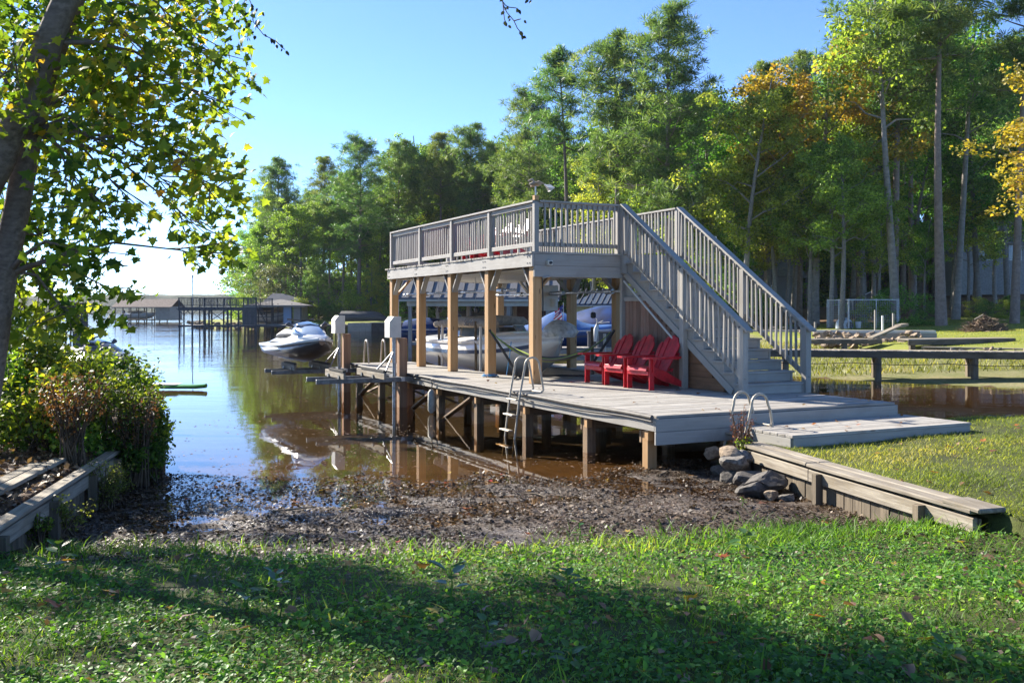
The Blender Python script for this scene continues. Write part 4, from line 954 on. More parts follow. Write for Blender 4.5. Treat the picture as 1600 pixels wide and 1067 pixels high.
for x in (1.5, 3.4, 5.3, 7.0): board('pile', (x, 30.4+(x-1.2)*.133, -1), (x, 30.4+(x-1.2)*.133, .40), .16, .16, DARKW, fl, up=(0, 1, 0))
# grey metal roofed boathouse
def gable_house(name, label, cat, loc, rz, wx, wy, eave, ridge, roofm, wallm, seams=0, over=.35, posts=True, postm=None, hip=False, base=0.0):
    r = thing(name, label, cat, loc, rz); postm = postm or NDECK
    x0, x1 = -wx/2-over, wx/2+over; y0, y1 = -wy/2-over, wy/2+over; ov = over*(ridge-eave)/(wy/2)
    hx = (wy/2+over)*.9 if hip else 0
    rf = MB()
    for a_, b_ in ((y0, 0), (0, y1)):
        A = [(x0, a_, eave-ov if a_ else ridge), (x1, a_, eave-ov if a_ else ridge), (x1, b_, ridge if not b_ else eave-ov), (x0, b_, ridge if not b_ else eave-ov)]
        A = [(x+(hx if (abs(y) < 1e-6 and x < 0) else -hx if abs(y) < 1e-6 else 0), y, z) for x, y, z in A]
        rf.add(A+[(x, y, z-.09) for x, y, z in A], [(0, 1, 2, 3), (7, 6, 5, 4), (0, 4, 5, 1), (1, 5, 6, 2), (2, 6, 7, 3), (3, 7, 4, 0)])
    if hip:
        for sx in (-1, 1):
            A = [(sx*x1, y0, eave-ov), (sx*x1, y1, eave-ov), (sx*(x1-hx), 0, ridge)]; B = [(x, y, z-.09) for x, y, z in A]
            rf.add(A+B, [(0, 1, 2), (5, 4, 3), (0, 3, 4, 1), (1, 4, 5, 2), (2, 5, 3, 0)])
    rf = rf.build('roof', roofm, r)
    if seams:
        for k in range(seams+1):
            x = x0+.02+(x1-x0-.04)*k/seams
            board('roof_seam', (x, y0, eave-ov+.02), (x, -.02, ridge+.02), .045, .03, SEAM, rf)
    board('eave_board', (x0+.02, y0+.04, eave-ov-.13), (x1-.02, y0+.04, eave-ov-.13), .04, .10, wallm, r)
    return r, (x0, x1, y0, y1)
nb, ex = gable_house('boathouse', 'open boathouse under a grey standing seam metal roof behind the sundeck posts', 'boathouse', (-1.35, 46.4, 0), R(-4), 6.7, 4.8, 2.98, 4.35, METAL, SIDE, seams=15)
wb_ = MB().box((-3.3, -2.42, 2.38), (3.3, -2.36, 2.84)).build('fascia_wall', SIDE, nb)
for k in range(32): board('siding_board', (-3.2+k*.206, -2.43, 2.39), (-3.2+k*.206, -2.43, 2.83), .19, .02, SIDE, wb_, up=(0, -1, 0), c=.002)
gw = MB()
gw.prism([(-2.4, 2.4), (2.4, 2.4), (2.4, 2.9), (0, 4.25), (-2.4, 2.9)], .08, Matrix.Translation((3.3, 0, 0)) @ Matrix.Rotation(R(90), 4, 'Z')).build('gable_wall', SIDE, nb)
g2 = MB().prism([(-2.4, 2.4), (2.4, 2.4), (2.4, 2.9), (0, 4.25), (-2.4, 2.9)], .08, Matrix.Translation((-3.3, 0, 0)) @ Matrix.Rotation(R(90), 4, 'Z')).build('gable_wall', SIDE, nb)
for x in (-3.2, -2.6, -1.05, .9, 1.35, 3.15):
    for y in (-2.3, 2.3): board('post', (x, y, -1), (x, y, 2.42), .16, .16, NDECK, nb, up=(0, 1, 0))
MB().box((1.5, 1.6, ZD), (2.5, 1.7, 2.4)).build('brick_wall', BRICK, nb)
MB().box((2.6, 1.55, ZD), (3.1, 1.65, 2.38)).build('store_wall', BRICK, nb)
MB().box((-3.2, -2.3, ZD-.15), (3.2, 2.3, ZD-.02)).build('floor', NDECK, nb)
yb, ex = gable_house('boathouse', 'yellow walled boathouse with a blue ribbed metal roof', 'boathouse', (6.1, 60.5, 0), R(-18), 3.6, 3.6, 2.75, 3.55, BROOF, SIDE, seams=12, hip=True)
MB().box((-1.7, -1.7, ZD), (1.7, 1.7, 2.68)).build('wall', mat_plain('pale_yellow_siding', (.55, .48, .24), rough=.7), yb)
for k in range(4): board('floor_beam', (-1.9, -1.9+k*1.2, ZD-.1), (1.9, -1.9+k*1.2, ZD-.1), .2, .2, NDECK, yb)
# covered boats
def covered(label, loc, rz, sc, peak, mt, group):
    r, hr_ = motorboat(label, loc, rz, 6.0, 2.4, cover=(peak, mt), hullm=TARP)
    r.scale = (sc,)*3; r['group'] = group; return r
covered('boat wrapped in a pale and deep blue peaked cover behind the slip', (2.15, 37.9+2.2, .45), R(72), .92, lambda t: .12+.62*math.exp(-((t-.45)/.16)**2), TARPL, 'boats under blue covers')
covered('boat under a tall dark blue tarpaulin beside the blue roofed boathouse', (4.7, 41.5, .55), R(62), 1.0, lambda t: .2+.55*math.exp(-((t-.4)/.3)**2), TARP, 'boats under blue covers')
covered('boat under a dark blue sloping cover inside the metal roofed boathouse', (-2.6, 46.0, .5), R(85), .85, lambda t: .1+.4*math.exp(-((t-.2)/.3)**2), TARP, 'boats under blue covers')
# navy outboard of the boat berthed beyond
bx = thing('storage_box', 'charcoal lidded storage box on the neighbouring dock', 'storage box', (3.55, 37.1, ZD+.02), R(-2))
MB().box((-.62, -.3, 0), (.62, .3, .52)).build('body', CHAR, bx); MB().box((-.65, -.33, .525), (.65, .33, .6)).build('lid', CHAR, bx)
for k in range(3): board('side_slat', (-.6, -.308, .10+k*.15), (.6, -.308, .10+k*.15), .015, .135, CHAR, bx)
pu = thing('parasol', 'closed pale parasol standing in front of the charcoal storage box', 'parasol', (3.25, 36.5, ZD))
MB().tube([(0, 0, 0), (0, 0, .95)], .05, 6).build('pole', NDECK, pu); MB().tube([(-.1, 0, .25), (-.05, 0, .7), (0, 0, .95)], [.07, .1, .03], 8).build('canopy', CREAM, pu)
for q in range(3): MB().tube([(0, 0, .93), (.45-.25*q, -.1, .98+.06*q)], .018, 5).build('rib', CREAM, pu)
nf = thing('flag', 'small red and white striped flag with a blue corner hanging from its pole', 'flag', (2.05, 38.3, 0))
MB().tube([(0, 0, 1.0), (0, 0, 2.5)], .012, 6).build('pole', CREAM, nf)
FR = mat_plain('flag_red', (.5, .03, .05), rough=.8); FW = mat_plain('flag_white', (.75, .74, .72), rough=.8); FB = mat_plain('flag_blue', (.03, .05, .2), rough=.8)
def fz(u, v): return (-.02-.33*u-.05*v+.03*math.sin(v*9), .05*math.sin(u*9+v*2), 2.42-.28*u-.62*v)
for k in range(9):
    u0 = 0; q = [[fz(u, (k+d)/9) for u in np.linspace(0, 1, 6)] for d in (0, 1)]
    MB().loft(q, closed=False, caps=False).build('stripe', FR if k % 2 == 0 else FW, nf)
q = [[(x, y-.012, z) for x, y, z in (fz(u, d) for u in np.linspace(0, .45, 4))] for d in np.linspace(0, .5, 4)]
MB().loft(q, closed=False, caps=False).build('canton', FB, nf)
# lawn retaining wall at a hundred metres
CONC = mat_plain('dark_weathered_boards', (.06, .06, .06), rough=.9, var=.3, scale=1.5)
rw = thing('retaining_wall', 'dark board retaining wall holding up the sunny far lawn', 'retaining wall', (0, 0, 0))
for k in range(24):
    x = -14.6+k*.8
    board('wall_board', (x+.4, 99.8+max(0, (x+3))*-.9-.02*random.random(), -.4), (x+.4, 99.8+max(0, (x+3))*-.9, .86), .78, .2, CONC, rw, up=(0, -1, 0), c=.01)
board('cap', (-14.7, 99.75, .90), (-3, 99.75, .90), .35, .09, NDECK, rw)
rb = thing('retaining_wall', 'pale concrete block end beside the dark board retaining wall', 'retaining wall', (-15.9, 100.2, 0))
for i in range(3):
    for j in range(4): MB().box((-1.2+j*.62, -.25+.02*(i % 2), -.3+i*.4), (-1.2+j*.62+.60, .3, .08+i*.4)).build('block', SIDEB, rb)
# far docks on the left
def pier(label, cx, D, wx, wy, deckz, rz=0, mt=DOCKG):
    return thing('timber_pier', label, 'dock', (cx, D, 0), rz)
dk = pier('dark two storey timber dock with a railed flat top out on the lake', -29.9, 100.5, 8, 6, .7)
X0, X1, Y0, Y1 = -4.0, 4.0, -3.0, 3.5
UZ = 2.55
for k, y in enumerate(np.arange(Y0, Y1, .58)): board('deck_plank', (X0, y+.28, UZ-.04), (X1, y+.28, UZ-.04), .56, .06, DOCKG, dk)
for y in (Y0, Y1): board('rim_board', (X0, y-.03, UZ-.22), (X1, y-.03, UZ-.22), .06, .3, DOCKG, dk)
for k in range(6): board('lower_plank', (X0, Y0+.2+k*.3, .68), (X1+3.5, Y0+.2+k*.3, .68), .29, .06, NDECK, dk)
board('lower_rim', (X0, Y0, .60), (X1+3.4, Y0, .60), .06, .18, DOCKG, dk)
for x in (X0+.1, X0+.55, -2.6, -1.3, -.9, 1.0, 1.35, 2.1, 3.9):
    for y in (Y0+.1, Y1-.1): board('pile', (x, y, -1.5), (x, y, UZ-.07), .15 if x > -3 else .12, .15, DOCKG, dk, up=(0, 1, 0))
for xa, xb_ in ((-1.1, 1.1), ): 
    board('cross_brace', (xa, Y0-.08, .8), (xb_, Y0-.08, 2.4), .05, .14, DOCKG, dk, up=(0, -1, 0)); board('cross_brace', (xa, Y0-.14, 2.4), (xb_, Y0-.14, .8), .05, .14, DOCKG, dk, up=(0, -1, 0))
for x in (-3.4, -2.6, -1.1, 1.2, 2.1):
    for sg in (-1, 1): board('knee_brace', (x, Y0-.06, 1.75), (x+sg*.75, Y0-.06, 2.4), .05, .11, DOCKG, dk, up=(0, -1, 0))
for k in range(7): board('wall_board', (2.6+k*.2, Y0+.02, .72), (2.6+k*.2, Y0+.02, UZ-.38), .19, .03, DOCKG, dk, up=(0, -1, 0))
for yy, nm in ((Y0, 'front_railing'), (Y1, 'back_railing')):
    rr_ = MB().bar((X0, yy, UZ+.92), (X1, yy, UZ+.92), .14, .06).bar((X0, yy, UZ+.14), (X1, yy, UZ+.14), .05, .08).build(nm, DOCKG, dk)
    for k in range(53): board('baluster', (X0+.04+k*.152, yy, UZ+.1), (X0+.04+k*.152, yy, UZ+.9), .045, .045, DOCKG, rr_, up=(0, 1, 0), c=.002)
    for k in range(7): board('rail_post', (X0+.05+k*1.31, yy+.06, UZ-.3), (X0+.05+k*1.31, yy+.06, UZ+.9), .10, .10, DOCKG, rr_, up=(0, 1, 0))
for k in range(9): board('stair_tread', (X1+.1+k*.1, Y0+.1, UZ-.2-k*.2), (X1+.1+k*.1, Y0+1.2, UZ-.2-k*.2), .26, .05, DOCKG, dk)
board('stair_stringer', (X1+.05, Y0+.05, UZ), (X1+1.0, Y0+.05, .7), .05, .25, DOCKG, dk, up=(0, -1, 0)); board('stair_handrail', (X1-.3, Y0, UZ+.95), (X1+1.0, Y0, 1.5), .06, .10, DOCKG, dk, up=(0, -1, 0))
lm = thing('light_pole', 'tall thin pole with a small lamp standing at the two storey dock', 'lamp post', (-33.6, 101.0, 0))
MB().tube([(0, 0, -1), (0, 0, 5.9)], .05, 6).build('pole', GALV, lm); MB().tube([(0, 0, 5.2), (0, 0, 5.25)], .16, 8).build('crossplate', GALV, lm); MB().tube([(0, 0, 5.6), (0, 0, 5.9)], .09, 6).build('lamp', GALV, lm)
bh1, ex = gable_house('boathouse', 'brown roofed boathouse with a beige end room, farthest out on the lake', 'boathouse', (-68.8, 182, 0), R(-3), 10.6, 6, 3.0, 4.35, SHING, SIDEB, over=.4)
MB().box((2.5, -2.9, .5), (5.2, 2.9, 2.95)).build('room', SIDEB, bh1)
MB().box((-5.3, -3, .35), (5.3, 3, .52)).build('floor', DARKW, bh1)
for x in np.arange(-5.2, 2.6, 1.5):
    for y in (-2.9, 2.9): board('post', (x, y, -1), (x, y, 3.0), .16, .16, DARKW, bh1, up=(0, 1, 0))
wbt, _ = motorboat('white boat berthed in the brown roofed boathouse', (-70.4, 181.5, .55), R(88), 6.5, 2.3)
bh2, ex = gable_house('boathouse', 'grey hip roofed boathouse with a pale blue door beside the far shore', 'boathouse', (-25.9, 107.5, 0), R(4), 5.6, 6.0, 2.85, 3.42, SHINGG, SIDEB, over=.55, hip=True)
MB().box((-2.6, -2.9, .62), (2.7, 2.9, .76)).build('floor', NDECK, bh2)
MB().box((1.85, -2.8, .77), (2.7, 2.0, 2.9)).build('wall', SIDEB, bh2)
MB().box((.75, -2.78, .77), (1.65, -2.7, 2.85)).build('door', BLUEP, bh2)
MB().box((-1.6, 1.8, .77), (.4, 1.9, 2.9)).build('wall', SIDEB, bh2)
for x in (-2.6, -1.9, -1.0, -.3, .2, 1.7, 2.68): board('post', (x, -2.95, -1), (x, -2.95, 2.9), .12, .12, DOCKG, bh2, up=(0, 1, 0))
MB().box((-2.2, 1.0, 1.9), (-1.2, 1.1, 2.7)).build('window', FW, bh2)
wr = thing('boat_lift_roof', 'pale flat metal roof behind the hip roofed boathouse', 'roof', (-26.2, 112.0, 0))
MB().loft([[(-2.4, -2, 3.2), (2.8, -2, 3.2), (2.8, 2, 3.2), (-2.4, 2, 3.2)], [(-1.6, -.5, 4.15), (-.6, -.5, 4.15), (-.6, .5, 4.15), (-1.6, .5, 4.15)]], smooth=False).build('roof', METAL, wr)
for x in (-2.2, 2.6):
    for y in (-1.8, 1.8): board('post', (x, y, 0), (x, y, 3.2), .14, .14, DOCKG, wr, up=(0, 1, 0))
motorboat('small white and grey boat inside the hip roofed boathouse', (-27.0, 107.2, .75), R(78), 4.2, 1.7)
wk = thing('shore_walkway', 'long low plank walkway along the far shore below the wood', 'dock', (0, 0, 0))
for k in range(4): board('plank', (-26.5, 104.0+.3*k, .70), (-15.6, 101.0+.3*k, .66), .29, .06, NDECK, wk)
board('rim', (-26.5, 103.85, .58), (-15.6, 100.85, .55), .06, .2, DARKW, wk)
for k in range(8): board('pile', (-26.2+k*1.5, 103.9-.41*k, -1), (-26.2+k*1.5, 103.9-.41*k, .6), .15, .15, DARKW, wk, up=(0, 1, 0))
# riprap point behind the docks
pg = tag(mk('riprap', None), 'x') if 0 else None
pt = MB()
for k in range(60):
    x = -44+random.random()*18; y = np.interp(x, [-44, -36, -27, -21], [130, 116.4, 110.4, 105.5])+random.uniform(-.6, .3)
    s_ = random.uniform(.25, .6)
    me = RM[k % 6]; o = bpy.data.objects.new('shore_stone', me); COL.objects.link(o); o.location = (x, y, random.uniform(.05, .7)); o.scale = (s_, s_, s_*.8); o.rotation_euler = (0, 0, random.random()*6); o.parent = GROUND['far_shore'] if 0 else GROUND['far_lawn']
    o.material_slots[0].link = 'OBJECT'; o.material_slots[0].material = ROCKB if k % 3 else ROCKM
# ------------------------------------------------------------------ left side: neighbour's little dock, second scooter, paddle board
md_ = thing('mooring_dock', 'small timber dock with a thick post and railing behind the left bushes', 'dock', (-13.6, 30.5, 0))
for k in range(9): board('plank', (-3.4, -.8+.2*k, .62), (1.2, -.8+.2*k, .62), .19, .04, NDECK, md_)
for x, w_, h_ in ((.2, .34, 2.25), (-2.2, .2, 1.95), (1.0, .14, .62)): board('pile', (x, -.7, -1), (x, -.7, h_), w_, w_, DOCKG, md_, up=(0, 1, 0))
board('pile_cap', (.2, -.7, 2.25), (.2, -.7, 2.42), .42, .42, DARKW, md_, up=(0, 1, 0))
ml_ = MB().bar((-2.2, -.7, 1.72), (.1, -.7, 1.72), .1, .06).bar((-2.2, -.7, .95), (.1, -.7, .95), .05, .08).build('railing', NDECK, md_)
for k in range(14): board('baluster', (-2.05+k*.15, -.7, .9), (-2.05+k*.15, -.7, 1.7), .05, .05, NDECK, ml_, up=(0, 1, 0))
scooter('grey water scooter nosed out from behind the left bushes', (-12.75, 28.6, .18), R(62), mat_plain('silver_gelcoat', (.40, .40, .38), rough=.3, coat=.4), GELD).scale = (1.1, 1.1, 1.1)
sb = thing('paddle_board', 'green paddle board floating by the left bank', 'paddle board', (-10.1, 26.6, .03), R(-93))
GRN = mat_plain('green_board', (.10, .33, .03), rough=.35, var=.15); 
rg = [[(math.cos(q)*w_, y, .06+math.sin(q)*.06+rz_) for q in np.linspace(0, 2*math.pi, 13)[:12]] for y, w_, rz_ in ((-1.65, .03, .10), (-1.55, .14, .08), (-1.2, .27, .03), (-.3, .37, 0), (.7, .36, 0), (1.4, .26, .0), (1.65, .12, .02))]
MB().loft(rg).build('board', GRN, sb)
MB().loft([[(x*w_, y, .1235) for x in (-1, 1)]+[(x*w_, y, .13) for x in (1, -1)] for y, w_ in ((-.9, .2), (-.2, .27), (.9, .26))], smooth=False).build('deck_pad', FW, sb)
# ------------------------------------------------------------------ right side across the cove
fb = thing('footbridge', 'long narrow plank footbridge on posts along the far shore of the cove', 'footbridge', (0, 0, 0))
bp0, bp1 = Vector((5.2, 31.6, .93)), Vector((19.0, 28.2, .93))
dv = (bp1-bp0).normalized(); nv = Vector((-dv.y, dv.x, 0))
n = 92
for k in range(n):
    p = bp0+(bp1-bp0)*((k+.5)/n); board('plank', p-nv*.5+Vector((0, 0, random.uniform(-.006, .006))), p+nv*.5, .143, .04, OLDW, fb)
for sg in (-1, 1): board('beam', bp0+nv*.47*sg+Vector((0, 0, -.115)), bp1+nv*.47*sg+Vector((0, 0, -.115)), .05, .18, DARKW, fb)
for k in range(6):
    p = bp0+dv*(.9+k*2.75)
    for sg in (-1, 1): board('post', p+nv*.40*sg+Vector((0, 0, -1.9)), p+nv*.40*sg+Vector((0, 0, -.2)), .16, .16, DARKW, fb, up=(0, 1, 0))
    board('pile_cap', p-nv*.6+Vector((0, 0, -.28)), p+nv*.6+Vector((0, 0, -.28)), .05, .15, DARKW, fb)
MB().tube([bp0-nv*.5+dv*14*k/30+Vector((0, 0, -.36-.05*math.sin(math.pi*((k/6) % 1)))) for k in range(31)], .012, 5).build('cable', BLACKM, fb)
f2 = thing('footbridge', 'shorter plank walkway behind the long footbridge, sloping up to the lawn', 'footbridge', (0, 0, 0))
for k in range(6): board('plank', (12.6, 41.6+.2*k, .93), (16.0, 41.6+.2*k, .93), .19, .04, OLDW, f2)
for k in range(6): board('ramp_plank', (15.7, 38.2+.2*k, 1.02), (21.2, 40.6+.2*k, 1.0), .19, .05, OLDW, f2)
board('ramp_beam', (15.7, 38.05, .90), (21.2, 40.45, .92), .06, .2, DARKW, f2)
board('beam', (12.6, 41.5, .82), (16.0, 41.5, .82), .06, .16, DARKW, f2)
for x, y in ((12.8, 41.6), (14.4, 41.6), (16.0, 38.4), (17.5, 39.0)): board('post', (x, y, -.5), (x, y, .85), .2, .2, DARKW, f2, up=(0, 1, 0))
board('propped_board', (15.6, 41.8, .98), (17.2, 42.4, 1.55), .35, .07, OLDW, f2); board('propped_board', (17.0, 42.3, 1.5), (17.4, 42.45, 1.56), .4, .12, OLDW, f2)
bk_ = thing('timber_edge', 'pale timber edge of the far lawn behind the long footbridge', 'retaining wall', (0, 0, 0))
pts = [Vector(p) for p in ((16.1, 37.6, 0), (19.3, 34.9, 0), (22.6, 32.6, 0), (27, 31.2, 0))]
for p0, p1 in zip(pts[:-1], pts[1:]):
    d = (p1-p0); m_ = int(d.length/.42); o_ = Vector((d.y, -d.x, 0)).normalized(); o_ = o_ if o_.y < 0 else -o_
    for k in range(m_):
        q = p0+d*((k+.5)/m_); board('sheet_board', q+Vector((0, 0, -.1)), q+Vector((0, 0, .72)), d.length/m_-.012, .05, OLDW, bk_, up=o_)
    for k in range(3): board('cap_board', p0+d*(k/3)+Vector((0, 0, .76+random.uniform(-.012, .012))), p0+d*((k+1)/3-.008)+Vector((0, 0, .76)), .42, .06, OLDW, bk_)
ww = thing('low_wall', 'low white topped wall above the stony bank', 'wall', (0, 0, 0))
board('coping', (14.3, 45.6, 1.2), (19.6, 44.5, 1.2), .5, .12, CREAM, ww); board('face', (14.3, 45.4, .85), (19.6, 44.3, .85), .1, .58, SIDEB, ww)
board('coping', (11.2, 47.0, 1.2), (14.2, 46.3, 1.2), .5, .10, SIDEB, ww)
k = 0
for i in range(75):
    x = 13.6+random.random()*5.0; f_ = random.random(); s_ = random.uniform(.13, .27)
    o = bpy.data.objects.new('bank_stone', RM[i % 6]); COL.objects.link(o); o.location = (x, 45.1-(x-14)*.2-f_*2.0, 1.10-f_*.6+.05); o.scale = (s_*1.2, s_, s_*.8); o.rotation_euler = (random.random(), 0, random.random()*6)
    o.material_slots[0].link = 'OBJECT'; o.material_slots[0].material = ROCKB; o.parent = GROUND['far_lawn']
for i in range(60):
    x = 16.5+random.random()*8; s_ = random.uniform(.07, .16)
    y = np.interp(x, [16, 19.3, 22.6, 27], [37.5, 34.8, 32.5, 31.1])-.3-random.random()*1.2; o = bpy.data.objects.new('bank_stone', RM[i % 6]); COL.objects.link(o); o.location = (x, y, float(H(x, y))+.03); o.scale = (s_*1.2, s_, s_*.8); o.rotation_euler = (random.random(), 0, random.random()*6)
    o.material_slots[0].link = 'OBJECT'; o.material_slots[0].material = ROCKM if i % 2 else ROCKB; o.parent = GROUND['far_shore']
pen = thing('dog_pen', 'square chain link dog pen on the far lawn', 'dog pen', (22.3, 61.2, float(H(22.3, 61.2))), R(8))
C4 = [(-1.6, -1.4), (1.7, -1.4), (1.7, 1.5), (-1.6, 1.5)]
for (xa, ya), (xb_, yb_) in zip(C4, C4[1:]+C4[:1]):
    pnl = MB()
    nw = 22
    for k in range(nw): t_ = k/nw; pnl.bar((xa+(xb_-xa)*t_, ya+(yb_-ya)*t_, .05), (xa+(xb_-xa)*t_, ya+(yb_-ya)*t_, 1.78), .006, .006)
    for k in range(12): pnl.bar((xa, ya, .1+k*.15), (xb_, yb_, .1+k*.15), .006, .006)
    pnl.build('wire_panel', GALV, pen)
    board('top_rail', (xa, ya, 1.8), (xb_, yb_, 1.8), .05, .05, GALV, pen)
    for t_ in (0, .55, .97): board('post', (xa+(xb_-xa)*t_, ya+(yb_-ya)*t_, 0), (xa+(xb_-xa)*t_, ya+(yb_-ya)*t_, 1.85), .055, .055, GALV, pen, up=(0, 1, 0))
dh = thing('dog_kennel', 'round topped pale dog kennel with a dark doorway in front of the pen', 'kennel', (20.9, 60.4, float(H(20.9, 60.4))), R(20))
MB().loft([[(math.cos(q)*.5*w_, math.sin(q)*.5*w_, z) for q in np.linspace(0, 2*math.pi, 15)[:14]] for z, w_ in ((0, 1.05), (.3, 1.05), (.5, .9), (.66, .5), (.7, .1))]).build('shell', mat_plain('pale_blue_grey_plastic', (.5, .54, .58), rough=.5), dh)
MB().loft([[(math.cos(q)*.22, -.58, .22+math.sin(q)*.24) for q in np.linspace(0, 2*math.pi, 11)[:10]], [(math.cos(q)*.22, -.3, .22+math.sin(q)*.24) for q in np.linspace(0, 2*math.pi, 11)[:10]]]).build('doorway', BLACKM, dh)
bu = thing('bucket', 'white bucket standing beside the dog kennel', 'bucket', (21.75, 60.3, float(H(21.75, 60.3)))); MB().tube([(0, 0, 0), (0, 0, .42)], [.15, .19], 12).build('pail', FW, bu); MB().tube([(.19, 0, .4), (0, -.02, .3), (-.19, 0, .4)], .01, 5).build('handle', GALV, bu)
for k, (x, y, h_) in enumerate(((15.0, 47.5, 1.2), (17.9, 47.3, 1.4), (18.3, 47.4, 1.1), (18.75, 47.2, 1.2))):
    b_ = board('marker_post', (x, y, float(H(x, y))-.1), (x, y, float(H(x, y))+h_), .085, .085, NDECK if k != 2 else FW, None, up=(0, 1, 0)); tag(b_, ['lone grey post at the edge of the far lawn', 'left post of three at the edge of the far lawn', 'thin white post between two others on the far lawn', 'dark right post of three at the edge of the far lawn'][k], 'post', 'posts at the edge of the far lawn')
for k, (x, y, s_) in enumerate(((18.1, 63.5, .5), (18.9, 63.8, .45), (19.5, 64.0, .55), (19.0, 64.2, .5), (17.4, 63.9, .4), (20.1, 63.9, .45), (16.8, 64.3, .35))):
    rock((x, y, float(H(x, y))+.12+(.4 if k == 3 else 0)), (s_*1.2, s_*.7, s_*.55), random.random(), RM[k % 6], ROCKD, ['dark boulder at the left of the heap by the pen', 'flat dark boulder in the heap by the pen', 'biggest dark boulder in the heap by the pen', 'boulder on top of the heap by the pen', 'low boulder left of the heap by the pen', 'boulder beside the pen wire', 'low outlying boulder of the heap by the pen'][k], 'boulders heaped beside the dog pen')
# brush pile
bpp = thing('brush_pile', 'heap of dry brown branches and leaves on the far lawn', 'brush pile', (24.4, 49.5, float(H(24.4, 49.5))))
r_ = np.random.default_rng(5); mbp = MB()
for k in range(420):
    th = r_.uniform(0, 6.28); q = r_.random()**.6; c_ = Vector((math.cos(th)*q*1.1, math.sin(th)*q*.9, (1-q)*.75+.03)); d_ = Vector(r_.normal(size=3))*.22; d_.z *= .4
    mbp.bar(c_-d_, c_+d_, .03, .02)
mbp.build('twigs', mat_plain('dry_twigs', (.24, .17, .11), rough=.9, var=.3, scale=3), bpp)
MB().loft([[(math.cos(q)*1.05*w_, math.sin(q)*.85*w_, z) for q in np.linspace(0, 2*math.pi, 17)[:16]] for z, w_ in ((-.05, 1), (.25, .72), (.5, .42), (.7, .1))]).build('leaf_heap', LITTERM, bpp)
tag(board('stick', (23.7, 49.2, float(H(24.4, 49.5))+.6), (24.3, 49.5, float(H(24.4, 49.5))+.85), .05, .05, OLDW), 'pale stick poking out of the brush pile', 'stick')
# houses in the wood
def house(label, loc, rz, wx, wy, hz_, rh, wallm, roofm, wins):
    r, ex_ = gable_house('house', label, 'house', loc, rz, wx, wy, hz_, hz_+rh, roofm, wallm, over=.5)
    MB().box((-wx/2, -wy/2, -.5), (wx/2, wy/2, hz_-.02)).build('wall', wallm, r)
    for sx in (-1, 1): MB().prism([(-wy/2, hz_-.02), (wy/2, hz_-.02), (0, hz_+rh-.12)], .1, Matrix.Translation((sx*(wx/2-.06), 0, 0)) @ Matrix.Rotation(R(90), 4, 'Z')).build('gable', wallm, r)
    for (x, z, w_, h_) in wins:
        f_ = MB().box((x-w_/2-.08, -wy/2-.04, z-.08), (x+w_/2+.08, -wy/2+.02, z+h_+.08)).build('window', FW, r); MB().box((x-w_/2, -wy/2-.05, z), (x+w_/2, -wy/2-.041, z+h_)).build('pane', GLASSM, f_)
    return r
HG = mat_plain('slate_grey_siding', (.16, .17, .165), rough=.7, var=.08, scale=1)
house('slate grey house deep in the shade of the wood behind the stairs', (20.6, 88, float(H(20.6, 88))-.3), R(6), 9, 7, 4.2, 2.2, HG, SHINGG, [(1.2, 1.6, 1.8, 1.4), (-2.2, 1.6, 1.4, 1.3)])
house('pale grey house half hidden behind the trunks at the right', (49.5, 97, float(H(49.5, 97))+.5), R(-8), 10, 7, 5.0, 2.4, mat_plain('pale_grey_siding', (.30, .30, .29), rough=.7), SHINGG, [(-2.5, 2.9, 1.0, 1.3), (0, 2.9, 1.0, 1.3), (2.4, 2.9, 1.0, 1.3)])
house('dark roofed cottage among the trees above the far lawn', (-22.5, 138, float(H(-22.5, 138))), R(5), 11, 8, 3.0, 2.4, SIDEB, SHINGG, [(-2, 1.0, 1.5, 1.2), (2, 1.0, 1.5, 1.2)])
sd = thing('garden_shed', 'tiny white gabled shed between the trunks of the wood', 'shed', (29.2, 79.5, float(H(29.2, 79.5))), R(4))
MB().box((-1.5, -1, 0), (1.5, 1, 1.0)).build('wall', HG, sd); MB().prism([(-1.6, 1.0), (1.6, 1.0), (0, 1.75)], 2.2).build('roof', SHINGG, sd)
for sx in (-1, 1): board('barge_board', (sx*1.65, -1.13, .98), (0, -1.13, 1.78), .05, .16, FW, sd, up=(0, -1, 0)); board('corner_board', (sx*1.46, -1.02, 0), (sx*1.46, -1.02, 1.0), .1, .05, FW, sd, up=(0, 1, 0))
ut = thing('upturned_boat', 'dark upturned boat lying at the edge of the sunny far lawn', 'boat', (-16.3, 106.5, float(H(-16.3, 106.5))), R(80))
MB().loft([[(-hb*.9, y, 0), (-hb*.8, y, g-c), (0, y, g-k), (hb*.8, y, g-c), (hb*.9, y, 0)] for y, hb, k, c, g in hull_rings(5.5, 2.2, 0, 1.1, 0)]).build('hull', CHAR, ut)
lp = thing('light_pole', 'thin grey lamp post on the far lawn beside the left roof post', 'lamp post', (-12.1, 102.5, .9))
MB().tube([(0, 0, 0), (0, 0, 3.6)], .06, 6).build('pole', GALV, lp); MB().tube([(0, 0, 3.6), (0, 0, 3.95)], [.14, .08], 8).build('lamp', CREAM, lp)
bxh = thing('bird_house_pole', 'tall thin white pole with a small box in front of the wood', 'pole', (12.6, 60, 1.2)); MB().tube([(0, 0, 0), (0, 0, 5.2)], .04, 6).build('pole', GALV, bxh); MB().box((-.16, -.16, 5.2), (.16, .16, 5.6)).build('box', FW, bxh)
